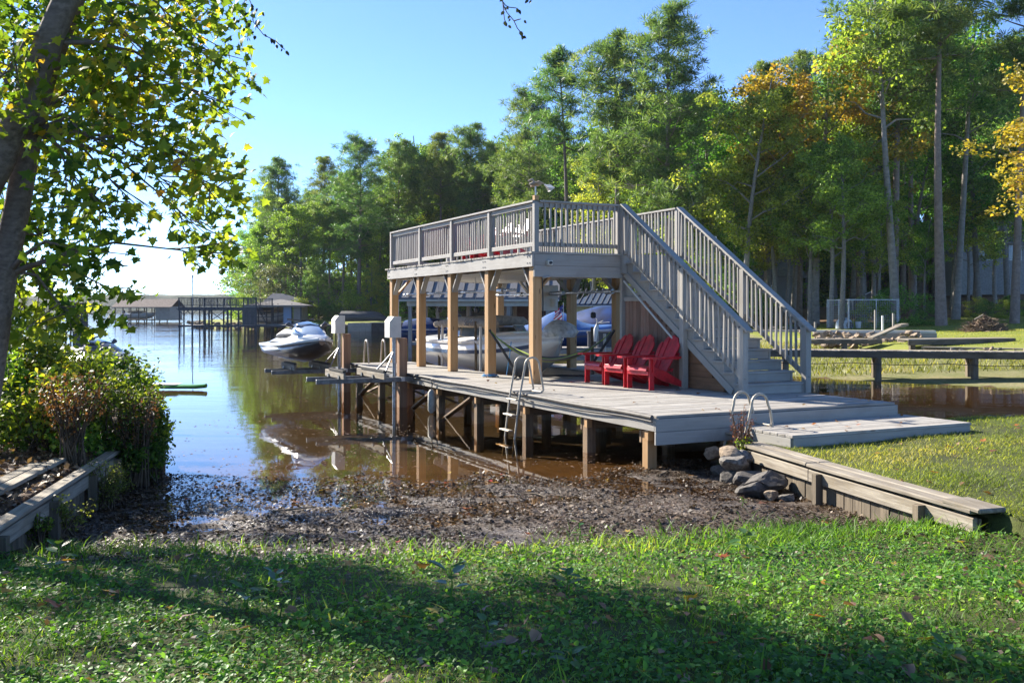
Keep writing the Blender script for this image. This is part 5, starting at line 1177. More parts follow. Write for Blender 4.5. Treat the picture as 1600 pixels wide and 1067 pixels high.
# ------------------------------------------------------------------ foliage
rg_ = np.random.default_rng(11)
KITE = (np.array([(0, 0, 0), (-.36, .45, .07), (0, 1, -.05), (.36, .45, .07)]), [np.array([[0, 1, 2, 3]])])
OVAL = (np.array([(0, 0, 0), (-.30, .28, .07), (-.27, .66, .04), (0, 1, -.10), (.27, .66, .04), (.30, .28, .07)]), [np.array([[0, 3, 2, 1], [0, 5, 4, 3]])])
NEED = (np.array([(-.06, 0, 0), (.06, 0, 0), (.03, 1, 0), (-.03, 1, 0)]), [np.array([[0, 1, 2, 3]])])
_mo = [(0, 0), (.16, .10), (.50, -.02), (.36, .24), (.62, .46), (.30, .50), (.26, .62), (0, 1.0)]
_mo = _mo+[(-x, y) for x, y in _mo[-2:0:-1]]
_mv = np.array([(0, .38, .05)]+[(x, y, .05-.22*abs(x)-.12*max(0, y-.5)) for x, y in _mo])
MAPLE = (_mv, [np.array([[0, i, i % 14+1] for i in range(1, 15)])])
def orient(n, bias, spread, r):
    """n random frames whose normals scatter about bias"""
    nn = np.asarray(bias)+r.normal(size=(n, 3))*spread; nn /= np.linalg.norm(nn, axis=1, keepdims=True)+1e-9
    a = r.normal(size=(n, 3)); u = np.cross(nn, a); u /= np.linalg.norm(u, axis=1, keepdims=True)+1e-9
    return u, np.cross(nn, u), nn
def leaf_mesh(name, P, size, tmpl, bias=(0, 0, 1), spread=.6, r=rg_, down=0.0, axes=None):
    P = np.asarray(P, float); n = len(P); size = np.broadcast_to(size, (n,))
    u, v, w_ = axes if axes is not None else orient(n, bias, spread, r)
    if down:
        v = v-np.array([0, 0, down]); v /= np.linalg.norm(v, axis=1, keepdims=True); u = np.cross(v, w_); u /= np.linalg.norm(u, axis=1, keepdims=True)+1e-9; w_ = np.cross(u, v)
    T, F = tmpl; k = len(T)
    V = P[:, None, :]+size[:, None, None]*(u[:, None, :]*T[None, :, 0, None]+v[:, None, :]*T[None, :, 1, None]+w_[:, None, :]*T[None, :, 2, None])
    off = (np.arange(n)*k)[:, None, None]
    return mesh_np(name, V.reshape(-1, 3), [(f[None]+off).reshape(-1, f.shape[1]) for f in F])
BARKP = mat_wood('pine_bark', (.15, .115, .095), (.28, .22, .185), (.2, .145, .11), rough=.95, bump=1.0, along=5, across=5, var=.3)
BARKG = mat_wood('grey_bark', (.15, .135, .115), (.29, .265, .235), (.2, .18, .15), rough=.95, bump=.9, along=3, across=6, var=.35)
BARKD = mat_wood('dark_bark', (.09, .066, .05), (.27, .20, .155), (.18, .13, .10), rough=.95, bump=1.2, along=9, across=24, var=.2)
LG = mat_leaf('green_leaves', [(.0, (0.055, 0.124, 0.034)), (.35, (0.102, 0.213, 0.048)), (.65, (0.163, 0.294, 0.057)), (1, (0.266, 0.397, 0.082))], trans=0.55)
LY = mat_leaf('yellowing_leaves', [(.0, (0.093, 0.148, 0.034)), (.35, (0.164, 0.242, 0.044)), (.65, (0.257, 0.327, 0.061)), (1, (0.370, 0.395, 0.085))], trans=0.55)
LO = mat_leaf('orange_yellow_leaves', [(.0, (.15, .16, .03)), (.35, (.29, .25, .04)), (.75, (.35, .27, .045)), (1, (.38, .21, .045))], trans=.45, tcol=(1.1, 1.0, .4), huevar=.01)
LD = mat_leaf('dark_green_leaves', [(.0, (0.050, 0.121, 0.046)), (.4, (0.088, 0.190, 0.058)), (.7, (0.142, 0.266, 0.072)), (1, (0.242, 0.362, 0.096))], trans=0.50)
LP = mat_leaf('pine_needles', [(.0, (0.050, 0.107, 0.048)), (.35, (0.087, 0.161, 0.059)), (.7, (0.139, 0.221, 0.073)), (1, (0.239, 0.275, 0.100))], trans=0.42, rough=.45)
LS = mat_leaf('silvery_leaves', [(.0, (.05, .07, .035)), (.5, (.12, .14, .08)), (1, (.2, .22, .13))], trans=.35)
def deciduous(seed, Hh=20.0, base=.32, cr=5.0, nl=17, clumps=150, per=120, ls=.24, fork=False, lowfill=False):
    r = np.random.default_rng(seed); mb_ = MB(); P = []; 
    tp = []; x = y = 0.0; lx, ly = r.normal(size=2)*.5
    for k in range(9):
        t = k/8; tp.append(Vector((lx*t*t*2+math.sin(t*5+seed)*.18, ly*t*t*2+math.cos(t*4+seed)*.18, Hh*.93*t)))
    r0 = .0125*Hh
    mb_.tube([tp[0]+Vector((0, 0, -.4))]+tp, [r0*1.5, r0*1.15]+[r0*(1-.85*k/8)**.9 for k in range(1, 9)], 9)
    def at(t):
        f = t*8; i = min(int(f), 7); return tp[i].lerp(tp[i+1], f-i)
    prof = lambda t: math.sin(math.pi*min(1, max(0.02, (t-base*.75)/(1.04-base*.75)))**.75)**.7
    ends = []
    for k in range(nl):
        t = base+(.96-base)*((k+.3)/nl)**.95; az = k*2.4+r.normal()*.35; L_ = cr*prof(t)*r.uniform(.75, 1.12)+.4
        p0 = at(t*.93); up = (.35+.55*t)*r.uniform(.6, 1.2)
        d = Vector((math.cos(az), math.sin(az), up)).normalized(); pts = [p0]
        for q in range(1, 5): pts.append(p0+d*L_*q/4+Vector((0, 0, -.05*L_*(q/4)**2+r.normal()*.15))+Vector(r.normal(size=3))*.12)
        ra = r0*(.36*(1-t)+.14)
        mb_.tube(pts, [ra, ra*.75, ra*.5, ra*.32, ra*.12], 6)
        nb_ = max(3, int(clumps/nl))
        for q in range(nb_):
            f = r.uniform(.35, 1.05) ; i = min(int(f*4), 3); c = pts[i].lerp(pts[min(i+1, 4)], f*4-i if f < 1 else 1)
            e = c+(1 if t < .82 else .5)*Vector(np.clip(r.normal(size=3), -1.35, 1.35))*np.array(cr*.20*(.5+f*.6)).item()+Vector((0, 0, .2))
            if q % 2 == 0: mb_.tube([c, c.lerp(e, .5)+Vector((0, 0, .1)), e], [ra*.25, ra*.16, ra*.05], 4, cap=False)
            ends.append((e, r.uniform(.5, 1.05)))
    if lowfill:
        for k in range(int(clumps*.5)):
            az = r.uniform(0, 6.28); z = r.uniform(.03, base+.1)*Hh; q = cr*r.uniform(.3, .95)
            ends.append((Vector((math.cos(az)*q, math.sin(az)*q, z)), r.uniform(.5, .95)))
    B = []
    for e, s_ in ends:
        n = int(per*s_*s_*r.uniform(.6, 1.3))
        q = r.normal(size=(n, 3)); q /= np.linalg.norm(q, axis=1, keepdims=True); q *= (r.uniform(0, 1, (n, 1))**.45)*s_*np.array([1.0, 1.0, .62])
        P.append(np.array(e)+q); B.append(q/s_*.7+np.array([0, 0, .55]))
    P = np.concatenate(P); B = np.concatenate(B)
    cm_ = leaf_mesh('crown', P, ls*r.uniform(.65, 1.25, len(P)), KITE, B, .55, r, down=.25)
    return mb_.mesh('trunk'), cm_
def pine(seed, Hh=22.0, base=.5, cr=3.4, nb=30, tufts=9, lean=.0):
    r = np.random.default_rng(seed); mb_ = MB(); tp = []
    for k in range(9):
        t = k/8; tp.append(Vector((lean*t*t*Hh+.12*math.sin(t*4+seed), .10*math.cos(t*5+seed), Hh*t)))
    r0 = .0118*Hh
    mb_.tube([tp[0]+Vector((0, 0, -.4))]+tp, [r0*1.35, r0*1.1]+[r0*(1-.88*k/8) for k in range(1, 9)], 9)
    def at(t):
        f = t*8; i = min(int(f), 7); return tp[i].lerp(tp[i+1], f-i)
    P = []; D_ = []
    for k in range(nb):
        t = base+(1-base)*((k+r.uniform(0, .8))/nb); h = (t-base)/(1-base)
        L_ = cr*(.45+.75*math.sin(math.pi*min(1, h*.78+.2)))*r.uniform(.55, 1.15)*(1.05-h*.55)
        if h < .25 and r.random() < .35: L_ *= .6
        az = k*2.6+r.normal()*.5; p0 = at(t); d = Vector((math.cos(az), math.sin(az), -.05+.75*h+r.normal()*.12)).normalized()
        pts = [p0+d*L_*q/3+Vector((0, 0, .10*L_*(q/3)**2)) for q in range(4)]
        ra = r0*(.30*(1-h)+.10); mb_.tube(pts, [ra, ra*.7, ra*.42, ra*.15], 5)
        for q in range(tufts+int(L_*3)):
            f = r.uniform(.3, 1.0)**.8; i = min(int(f*3), 2); c = pts[i].lerp(pts[i+1], f*3-i)
            sp = L_*.24*(.5+f); e = np.array(c)+r.normal(size=3)*np.array([sp, sp, sp*.42])+np.array([0, 0, .12])
            if q % 3 == 0: mb_.tube([c, Vector(e)], [ra*.2, ra*.08], 4, cap=False)
            n = int(r.uniform(38, 70)); s_ = r.uniform(.38, .66); nd_ = r.normal(size=(n, 3))+np.array([0, 0, .55]); nd_ /= np.linalg.norm(nd_, axis=1, keepdims=True)
            P.append(e+nd_*s_*r.uniform(.1, .75, (n, 1))*np.array([1, 1, .7])); D_.append(nd_)
    P = np.concatenate(P); D_ = np.concatenate(D_); n = len(P)
    a = r.normal(size=(n, 3)); u = np.cross(D_, a); u /= np.linalg.norm(u, axis=1, keepdims=True); w_ = np.cross(u, D_)
    return mb_.mesh('trunk'), leaf_mesh('crown', P, .30*r.uniform(.7, 1.3, n), NEED, r=r, axes=(u*1.15, D_, w_))
PR = {}
def proto(key, tm, bark, leafm, Hh):
    tm[0].materials.append(bark); tm[1].materials.append(leafm); PR[key] = (tm[0], tm[1], Hh, bark)
proto('pa', pine(1, base=.52, cr=3.9, nb=36), BARKP, LP, 22); proto('pb', pine(2, base=.60, cr=3.0, nb=26), BARKP, LP, 22)
proto('pc', pine(3, base=.36, cr=4.4, nb=44), BARKP, LP, 22); proto('pd', pine(4, base=.66, cr=2.9, nb=22, lean=-.06), BARKP, LP, 22)
proto('da', deciduous(21, base=.34, cr=5.2, clumps=210), BARKG, LG, 20); proto('db', deciduous(22, base=.42, cr=4.0, clumps=190), BARKG, LG, 20)
proto('dc', deciduous(23, base=.25, cr=4.6, nl=20, clumps=220), BARKG, LY, 20); proto('dd', deciduous(24, base=.50, cr=5.4, nl=14, clumps=200), BARKG, LO, 20)
proto('de', deciduous(25, Hh=18, base=.16, cr=4.6, nl=18, clumps=200, lowfill=True), BARKG, LG, 18)
proto('df', deciduous(31, Hh=19, base=.40, cr=4.6, nl=16, clumps=190), BARKG, LG, 19)
proto('sh', deciduous(33, base=.25, cr=5.0, nl=12, clumps=84, per=64, ls=.26), BARKG, LG, 20)
proto('bu', deciduous(26, Hh=5, base=.08, cr=2.6, nl=12, clumps=70, per=110, ls=.20, lowfill=True), BARKD, LG, 5)
proto('wi', deciduous(27, Hh=7, base=.1, cr=4.2, nl=14, clumps=130, per=120, ls=.2, lowfill=True), BARKG, LS, 7)
proto('sp', deciduous(28, base=.62, cr=3.2, nl=12, clumps=90, per=95), BARKG, LY, 20)
def tree(key, x, y, h, label, group=None, leafm=None, wide=1.0, rz=None, name=None, cat='tree', z=None, bark=None):
    tm, cm_, Hp, bk = PR[key]; s_ = h/Hp
    nm = name or ('pine_tree' if key[0] == 'p' else 'shrub' if key == 'bu' else 'leafy_tree')
    t_ = thing(nm, label, cat, (x, y, (float(H(x, y)) if z is None else z)-.05), random.uniform(0, 6.28) if rz is None else rz, group)
    t_.scale = (s_*wide, s_*wide, s_)
    for n_, me in (('trunk', tm), ('crown', cm_)):
        o = bpy.data.objects.new(n_, me); COL.objects.link(o); o.parent = t_
        ov = leafm if n_ == 'crown' else bark
        if ov: o.material_slots[0].link = 'OBJECT'; o.material_slots[0].material = ov
    return t_
def ptree(key, px_, D, top, label, **kw):
    x = (px_-800)/1500*D; z0 = float(H(x, D)); h = EYE+(485-top)/1500*D-z0
    return tree(key, x, D, h, label, **kw)
random.seed(21)
# trees one can tell apart
for a in (
    ('pa', 436, 127, 256, 'tall dark pine at the lakeward end of the far wood', {}), ('pb', 506, 132, 250, 'dark pine standing just behind the lakeward pine', {}),
    ('db', 405, 124, 330, 'green broadleaf tree leaning over the water at the lakeward end', dict(leafm=LG)), ('da', 470, 120, 300, 'broad green tree behind the hip roofed boathouse', dict(leafm=LG)),
    ('wi', 428, 116, 418, 'silvery willow bush behind the boathouse roofs', dict(name='willow_bush')), ('de', 497, 114, 400, 'dark green young tree on the bank right of the blue door', dict(leafm=LD)),
    ('pc', 562, 117, 222, 'big dark pine with wide flat boughs over the far lawn', dict(wide=1.15)), ('pa', 622, 122, 228, 'pine between the wide pine and the sundeck railing', {}),
    ('da', 655, 128, 196, 'green broadleaf tree topping the skyline over the railing end', dict(leafm=LD)), ('de', 580, 113, 400, 'bright green bushy tree at the foot of the leaning trunk', dict(leafm=LY, wide=.9)),
    ('pb', 690, 121, 214, 'pine over the middle of the lake side railing', {}), ('pa', 735, 118, 205, 'pine with a straight dark trunk over the railing', {}), ('da', 765, 124, 208, 'olive green broadleaf tree over the railing', dict(leafm=LY)),
    ('dc', 800, 112, 262, 'yellowing broadleaf tree above the railing corner', dict(leafm=LY)), ('pc', 826, 104, 152, 'pale tipped pine left of the slender pine', {}),
    ('pd', 892, 80, 92, 'slender pine with a bare straight trunk standing clear of the wood', dict(rz=.4)), ('pa', 962, 74, 70, 'left pine of the tall pair over the stairs', dict(wide=1.05)), ('pc', 1045, 70, 24, 'tallest pine of the pair over the stairs', dict(wide=1.0)),
    ('dc', 930, 84, 215, 'bright green broadleaf tree behind the slender pine', dict(leafm=LY)), ('de', 1000, 80, 260, 'yellow green tree under the tall pair of pines', dict(leafm=LY)),
    ('da', 1168, 66, 96, 'grey forked broadleaf tree over the stair top', dict(leafm=LY)), ('db', 1120, 76, 110, 'green tree between the pines and the orange tree', dict(leafm=LG)),
    ('dd', 1278, 68, 44, 'orange and yellow maple high on the skyline', dict(wide=1.1, rz=.5)), ('db', 1318, 60, 175, 'pale barked green tree standing beside the dog pen', dict(leafm=LG, wide=1.05)),
    ('sp', 1396, 61, -60, 'tall pale straight trunk right of the dog pen', dict(leafm=LG)), ('pd', 1468, 59.5, -95, 'thickest straight pine trunk at the lawn edge', dict(rz=1.2, wide=1.2)), ('pa', 1400, 66, -70, 'dark pine crown hanging over the right of the wood', dict(wide=1.1)),
    ('sp', 1496, 68, -10, 'pale twin trunk behind the thick pine', dict(leafm=LD)), ('pd', 1584, 62, -40, 'leaning dark pine close to the right edge of the wood', dict(rz=3.3, wide=1.1)), ('pb', 1340, 78, 60, 'dark twin trunk behind the dog pen', {}),
    ('dc', 1668, 42, 40, 'yellow leaved tree reaching in over the right of the lawn', dict(leafm=LO, wide=1.3)), ('sp', 1238, 74, 150, 'brown straight trunk beside the slate grey house', dict(leafm=LG)), ('sp', 1268, 78, 120, 'brown trunk between the slate house and the dog pen', dict(leafm=LY)),
    ('pb', 1425, 72, 20, 'reddish pine trunk behind the shrubs', dict(bark=BARKP)), ('sp', 1210, 70, 200, 'slim pale trunk in front of the slate grey house', dict(leafm=LY)), ('db', 1530, 74, 70, 'dark green tree between the thick pine and the leaning pine', dict(leafm=LD))):
    ptree(*a[:5], **a[5])
for k, (px_, D, top, key, lm_, lab) in enumerate(((1100, 72, 250, 'de', LY, 'yellow green tree low behind the top newel of the stairs'), (1150, 70, 300, 'de', LG, 'young green tree beside the forked trunk'), (1200, 74, 210, 'da', LY, 'pale green tree above the slate grey house'), (1228, 70, 270, 'db', LY, 'thin light green tree in front of the slate grey house'), (1268, 66, 235, 'df', LG, 'mid green tree left of the pale barked tree'),
    (1300, 64, 205, 'df', LG, 'dense green tree just left of the dog pen'), (1352, 70, 150, 'db', LY, 'yellowing tree above the dog pen'), (1376, 66, 300, 'df', LY, 'small bright tree behind the right side of the dog pen'), (1430, 75, 170, 'da', LG, 'green tree between the tall pale trunk and the thick pine'), (1442, 70, 330, 'db', LG, 'young tree in front of the reddish trunk'), (1490, 80, 190, 'df', LG, 'shady green tree right of the thick pine'), (1512, 74, 280, 'df', LY, 'slim yellow green tree right of the twin trunk'), (1555, 82, 230, 'da', LD, 'dark broad tree left of the leaning pine'), (1612, 72, 200, 'df', LG, 'green tree behind the yellow tree at the right'), (1080, 84, 180, 'da', LG, 'green tree just right of the tallest pine'), (1215, 82, 130, 'db', LG, 'tall green tree under the orange maple'))):
    ptree(key, px_, D, top, lab, leafm=lm_, wide=1.1)
# the wood behind
SKX = [360, 400, 440, 480, 530, 560, 620, 650, 690, 760, 790, 820, 850, 900, 940, 1000, 1050, 1090, 1120, 1170, 1210, 1260, 1310, 1340, 1400, 1540, 1580, 1620, 1800]
SKY = [380, 330, 290, 300, 280, 262, 262, 225, 222, 235, 200, 190, 190, 190, 170, 130, 110, 120, 130, 125, 115, 95, 60, 40, 0, 10, 80, 60, 0]
EDX = [360, 480, 560, 650, 720, 800, 880, 950, 1050, 1150, 1300, 1450, 1600, 1800]; EDY = [128, 122, 124, 126, 126, 122, 106, 96, 96, 98, 102, 104, 100, 92]
LM = [(470, 'behind the hip roofed boathouse'), (560, 'over the shore walkway'), (640, 'over the far lawn'), (700, 'over the outer sundeck railing'), (770, 'over the middle sundeck railing'), (835, 'over the inner sundeck railing'), (905, 'behind the slender pine'), (980, 'left of the tall pine pair'), (1060, 'behind the tall pine pair'), (1130, 'over the stair top'), (1200, 'behind the forked tree'), (1270, 'behind the slate grey house'), (1330, 'under the orange maple'), (1400, 'behind the dog pen'), (1465, 'left of the thick pine'), (1530, 'behind the twin trunk'), (1600, 'behind the leaning pine'), (9999, 'beyond the right yellow tree')]
def wlabel(key, lm_, px_, row):
    c = {'p': 'dark pine'}.get(key[0]) or ({'green_leaves': 'green', 'yellowing_leaves': 'yellowing', 'dark_green_leaves': 'dark'}[lm_.name]+{'da': ' broad tree', 'db': ' upright tree', 'dc': ' spreading tree', 'de': ' low branched tree', 'df': ' high crowned tree'}[key])
    return c+' '+[b for a, b in LM if px_ < a][0]+', '+['front', 'middle', 'rear'][row]+' of the wood'
wl_ = {'p': 'pine standing in the depth of the wood', 'd': 'broadleaf tree standing in the depth of the wood'}
for row, (dd, n) in enumerate(((0, 42), (14, 44), (30, 46))):
    for k in range(n):
        px_ = 385+1400*(k+random.uniform(.1, .9))/n; D = np.interp(px_, EDX, EDY)+dd+random.uniform(-4, 5)
        top = np.interp(px_, SKX, SKY)+random.uniform(-6, 70)-row*4
        key = random.choice(['da', 'db', 'dc', 'de', 'de', 'da', 'pa', 'pc', 'pb'] if px_ < 1000 else ['da', 'db', 'df', 'df', 'de' if row else 'df', 'de' if row == 2 else 'db', 'da', 'pb'])
        lm_ = None if key[0] == 'p' else random.choice([LG, LG, LD, LY, LD])
        ptree(key, px_, D, top, wlabel(key, lm_, px_, row), group=('pines' if key[0] == 'p' else 'broadleaf trees')+' in the depth of the wood', leafm=lm_)
# underwood: bushes that close the view between the trunks
for k in range(64):
    px_ = 400+1380*(k+random.random())/64; D = np.interp(px_, EDX, EDY)+(random.uniform(6, 26) if px_ < 1100 else random.uniform(10, 34))
    if 1190 < px_ < 1285: D = random.uniform(102, 118)
    x = (px_-800)/1500*D; tree('bu', x, D, random.uniform(4.5, 8.5), '%s bush in the underwood %s' % (random.choice(['wide shady', 'tall shady', 'low shady', 'ragged dark', 'rounded dark', 'loose green', 'spreading leafy']), [b for a, b in LM if px_ < a][0]), group='underwood bushes', leafm=random.choice([LD, LD, LG, LG, LY]), wide=random.uniform(.9, 1.4))
for k, (px_, D, h, lm_, lab) in enumerate(((1415, 61, 2.4, LG, 'big leafy shrub right of the dog pen'), (1390, 60.5, 1.7, LG, 'low shrub touching the right side of the dog pen'), (1345, 62.5, 1.9, LY, 'yellowish shrub inside the dog pen'), (1447, 61, 1.5, LD, 'small dark shrub beside the thick pine trunk'), (1535, 66, 1.3, LD, 'round dark shrub behind the brush pile'), (1560, 68, 1.2, LY, 'pale weedy shrub right of the round dark shrub'), (1520, 70, 1.3, LY, 'pale weedy shrub behind the thick pine'), (1590, 70, 1.4, LG, 'shrub under the leaning pine'),
    (470, 111, 2.5, LY, 'pale green bush on the bank behind the shore walkway'), (520, 113, 2.2, LD, 'dark bush on the bank above the shore walkway'), (545, 112, 3.2, LY, 'sunlit bush at the foot of the leaning pine'), (620, 116, 3.0, LG, 'bush on the far lawn behind the first roof posts'), (680, 116, 3.5, LY, 'bush on the far lawn behind the metal roof end'), (1180, 70, 2.5, LG, 'bush behind the top of the stairs'), (1140, 72, 3.0, LY, 'bright bush behind the stair newel'), (380, 121, 3.0, LG, 'bush at the water end of the far wood'), (450, 118, 2.6, LG, 'green bush behind the willow bush'))):
    x = (px_-800)/1500*D; tree('bu', x, D, h, lab, leafm=lm_, wide=1.1, group='shrubs at the edge of the far lawn')
for k, (px_, D, h, w_) in enumerate(((1250, 82, 20, .8), (1332, 84, 20, .9), (1362, 72, 17, .55), (1412, 90, 20, .7), (1522, 90, 19, .7), (1575, 92, 20, .8), (1196, 80, 19, .7), (1150, 86, 18, .6))):
    x = (px_-800)/1500*D; tree('sp' if k % 3 else 'pb', x, D, h+2, ('bare lower trunk ' if k % 3 else 'bare pine trunk ')+[b for a, b in LM if px_ < a][0]+(', set well back' if D > 85 else ', closer in'), leafm=None if k % 3 == 0 else [LG, LD, LY][k % 3], wide=w_+.2, group='bare trunks of the right wood')
# trees of the left bank, mostly out of the frame; they shade the foreground
for k, (x, y, h, key, lm_, lab) in enumerate(((-11.0, 9.6, 11, 'sh', LG, 'broad leafy tree at the far left edge over the bank'), (-9.0, 5.0, 11, 'sh', LG, 'leafy tree left of the near lawn'), (-15.5, 12.5, 14, 'sh', LG, 'tall leafy tree behind the left bank'), (-12.6, 19.6, 9.0, 'sh', LG, 'leafy tree on the left bank beyond the bushes'), (-10.6, 14.6, 8.6, 'sh', LG, 'slim leafy tree at the left edge behind the leaning trunks'))):
    tree(key, x, y, h, lab, leafm=lm_, wide=1.15)

# ------------------------------------------------------------------ the leaning tree of the left foreground
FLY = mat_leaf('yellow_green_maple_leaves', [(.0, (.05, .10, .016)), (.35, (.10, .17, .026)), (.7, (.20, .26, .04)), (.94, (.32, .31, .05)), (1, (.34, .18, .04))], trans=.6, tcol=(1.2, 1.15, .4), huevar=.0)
FL = mat_leaf('shade_dark_maple_leaves', [(.0, (0.031, 0.079, 0.018)), (.40, (0.056, 0.122, 0.021)), (.62, (0.131, 0.201, 0.031)), (.85, (0.297, 0.297, 0.044)), (1, (0.420, 0.263, 0.053))], trans=0.55, tcol=(1.35, 1.2, .35), huevar=.0)  # inner crown shade put into a darker green; outer leaves are really yellowing
ft = thing('leaning_tree', 'forked dark trunk leaning out over the water in front of all, yellow green lobed leaves', 'tree', (-5.0, 9.0, .45))
def rel(p): return Vector(p)-Vector((-5.0, 9.0, .45))
tk = MB()
tk.tube([rel(p) for p in ((-5.12, 9, .3), (-5.0, 9, 1.0), (-4.87, 9, 1.8), (-4.77, 9, 2.5), (-4.63, 9, 3.2), (-4.52, 9, 3.85), (-4.4, 9.05, 4.4), (-4.1, 9.2, 5.4), (-3.7, 9.4, 6.8))], [.18, .14, .125, .118, .112, .11, .10, .085, .06], 12)
tk.tube([rel(p) for p in ((-5.9, 8.6, .3), (-5.5, 8.65, 1.4), (-5.05, 8.7, 2.8), (-4.66, 8.7, 3.5), (-4.36, 8.7, 4.2), (-4.2, 8.7, 4.62), (-4.02, 8.7, 5.05), (-3.6, 8.75, 6.0), (-3.1, 8.8, 7.2))], [.19, .155, .135, .128, .124, .12, .11, .09, .06], 12)
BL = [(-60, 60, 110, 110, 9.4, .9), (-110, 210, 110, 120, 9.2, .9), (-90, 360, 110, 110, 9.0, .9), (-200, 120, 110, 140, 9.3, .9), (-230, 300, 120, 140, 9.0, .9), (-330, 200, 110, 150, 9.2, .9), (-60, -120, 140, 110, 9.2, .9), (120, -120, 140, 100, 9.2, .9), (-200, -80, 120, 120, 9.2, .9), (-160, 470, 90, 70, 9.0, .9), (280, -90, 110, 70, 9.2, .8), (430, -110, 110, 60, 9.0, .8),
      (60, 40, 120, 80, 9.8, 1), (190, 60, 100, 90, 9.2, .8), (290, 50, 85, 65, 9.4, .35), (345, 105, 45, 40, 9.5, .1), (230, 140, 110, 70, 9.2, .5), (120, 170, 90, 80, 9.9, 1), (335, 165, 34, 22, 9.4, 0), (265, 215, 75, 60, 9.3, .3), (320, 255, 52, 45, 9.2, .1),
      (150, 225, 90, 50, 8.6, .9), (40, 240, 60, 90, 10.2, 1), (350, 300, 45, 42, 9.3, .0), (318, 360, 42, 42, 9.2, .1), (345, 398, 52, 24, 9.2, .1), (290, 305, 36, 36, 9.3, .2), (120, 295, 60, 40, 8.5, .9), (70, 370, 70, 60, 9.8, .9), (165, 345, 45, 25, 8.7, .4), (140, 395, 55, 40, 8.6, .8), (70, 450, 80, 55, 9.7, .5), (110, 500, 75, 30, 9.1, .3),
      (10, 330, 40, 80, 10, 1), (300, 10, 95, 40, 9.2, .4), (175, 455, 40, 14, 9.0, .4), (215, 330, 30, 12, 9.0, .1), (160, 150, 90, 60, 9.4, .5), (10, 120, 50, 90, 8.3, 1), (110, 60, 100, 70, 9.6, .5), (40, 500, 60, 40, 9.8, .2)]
r_ = np.random.default_rng(77); LP_ = []; SH = []
anch = [(-4.52, 9, 3.85), (-4.2, 8.7, 4.62), (-4.02, 8.7, 5.05), (-4.77, 9, 2.5), (-4.1, 9.2, 5.4), (-3.6, 8.75, 6.0)]
for (cx, cy, rx, ry, D, sh_) in BL:
    c = pd(cx, cy, D); sx, sz = rx/1500*D, ry/1500*D; n = min(330, int(240*sx*sz/.16*.8+20)) if cx > -20 and cy > -20 else 64
    a_ = r_.uniform(0, 6.28, n); q = r_.uniform(0, 1, n)**.5
    P = np.stack([c.x+np.cos(a_)*q*sx, c.y+r_.normal(size=n)*(.42 if cx > 130 else .22), c.z+np.sin(a_)*q*sz], 1); LP_.append(P); SH += [sh_]*n
    A = Vector(min(anch, key=lambda p: (Vector(p)-c).length)); m_ = A.lerp(c, .5)+Vector((0, 0, .22))
    tk.tube([rel(p) for p in (A, A.lerp(m_, .5)+Vector((0, 0, .04)), m_, m_.lerp(c, .6), c+Vector((sx*.5, 0, -sz*.5)))], [.03, .02, .013, .008, .003], 6)
    for k in range(7):
        e = P[k]; tk.tube([rel(m_.lerp(c, .5+.07*k)), rel(e)], [.008, .003], 4, cap=False)
# bough that runs over the top of the frame, with hanging twigs
tw = [(-3.6, 8.75, 6.0), (-2.6, 8.6, 5.9), (-1.4, 8.4, 5.65), (-.5, 8.2, 5.35), (-.1, 8.0, 5.0)]
tk.tube([rel(p) for p in tw], [.05, .035, .022, .014, .008], 6)
tlv = []
def twig(pix, D, start):
    pts = [Vector(start)]+[pd(x, y, D) for x, y in pix]; tk.tube([rel(p) for p in pts], [.006]+[.004]*(len(pts)-1), 4)
    return pts
def hang(pix, D):
    for x, y in pix: tlv.append(pd(x, y, D))
twig(((786, 10), (788, 30), (791, 38)), 8, tw[-1]); twig(((792, 20), (798, 27), (803, 33), (808, 44), (815, 53)), 8, pd(786, 8, 8)); twig(((790, 9), (796, 12), (807, 13)), 8, pd(785, 3, 8)); twig(((814, 30),), 8, pd(803, 33, 8))
hang(((785, 0), (788, 13), (788, 18), (796, 25), (798, 30), (807, 13), (809, 15), (819, 32), (787, 34), (790, 36), (794, 40), (812, 49), (816, 55), (817, 57), (792, 10), (826, 0), (831, 1)), 8)
pts = twig(((392, 5), (396, 35), (412, 55), (430, 64), (445, 78)), 8.8, (-2.6, 8.8, 5.4)); tk.tube([rel((-2.6, 8.6, 5.9)), rel((-2.6, 8.8, 5.4))], [.012, .008], 5)
hang(((392, 8), (386, 20), (396, 12), (390, 36), (400, 42), (397, 50), (413, 54), (424, 60), (429, 62), (432, 70), (437, 70), (441, 76), (446, 80), (449, 82), (402, 13), (384, 30)), 8.8)
hang([(385+12*r_.normal(), 30+18*r_.normal()) for k in range(14)], 8.9)
tk.build('trunk', BARKD, ft)
LP_ = np.concatenate(LP_); SH = np.array(SH); nL = len(LP_)
bias = np.array([-.25, -.5, .75])
sz = r_.uniform(.055, .125, nL)
front = np.argsort(LP_[:, 1]-sz*8)[:290]
mask = np.ones(nL, bool); mask[front] = False
yel = SH+r_.normal(size=nL)*.22 < .5  # outer clusters turn yellow, inner ones keep the shade-dark green
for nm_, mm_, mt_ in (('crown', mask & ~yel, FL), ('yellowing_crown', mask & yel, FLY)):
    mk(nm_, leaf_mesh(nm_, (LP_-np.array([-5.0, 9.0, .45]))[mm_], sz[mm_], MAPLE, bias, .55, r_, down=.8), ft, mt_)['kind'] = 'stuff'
one = []
for k in range(4):
    me = leaf_mesh('leaf', np.zeros((1, 3)), np.array([.12]), MAPLE, bias, .0, np.random.default_rng(k)); one.append(me); me.materials.append(FL)
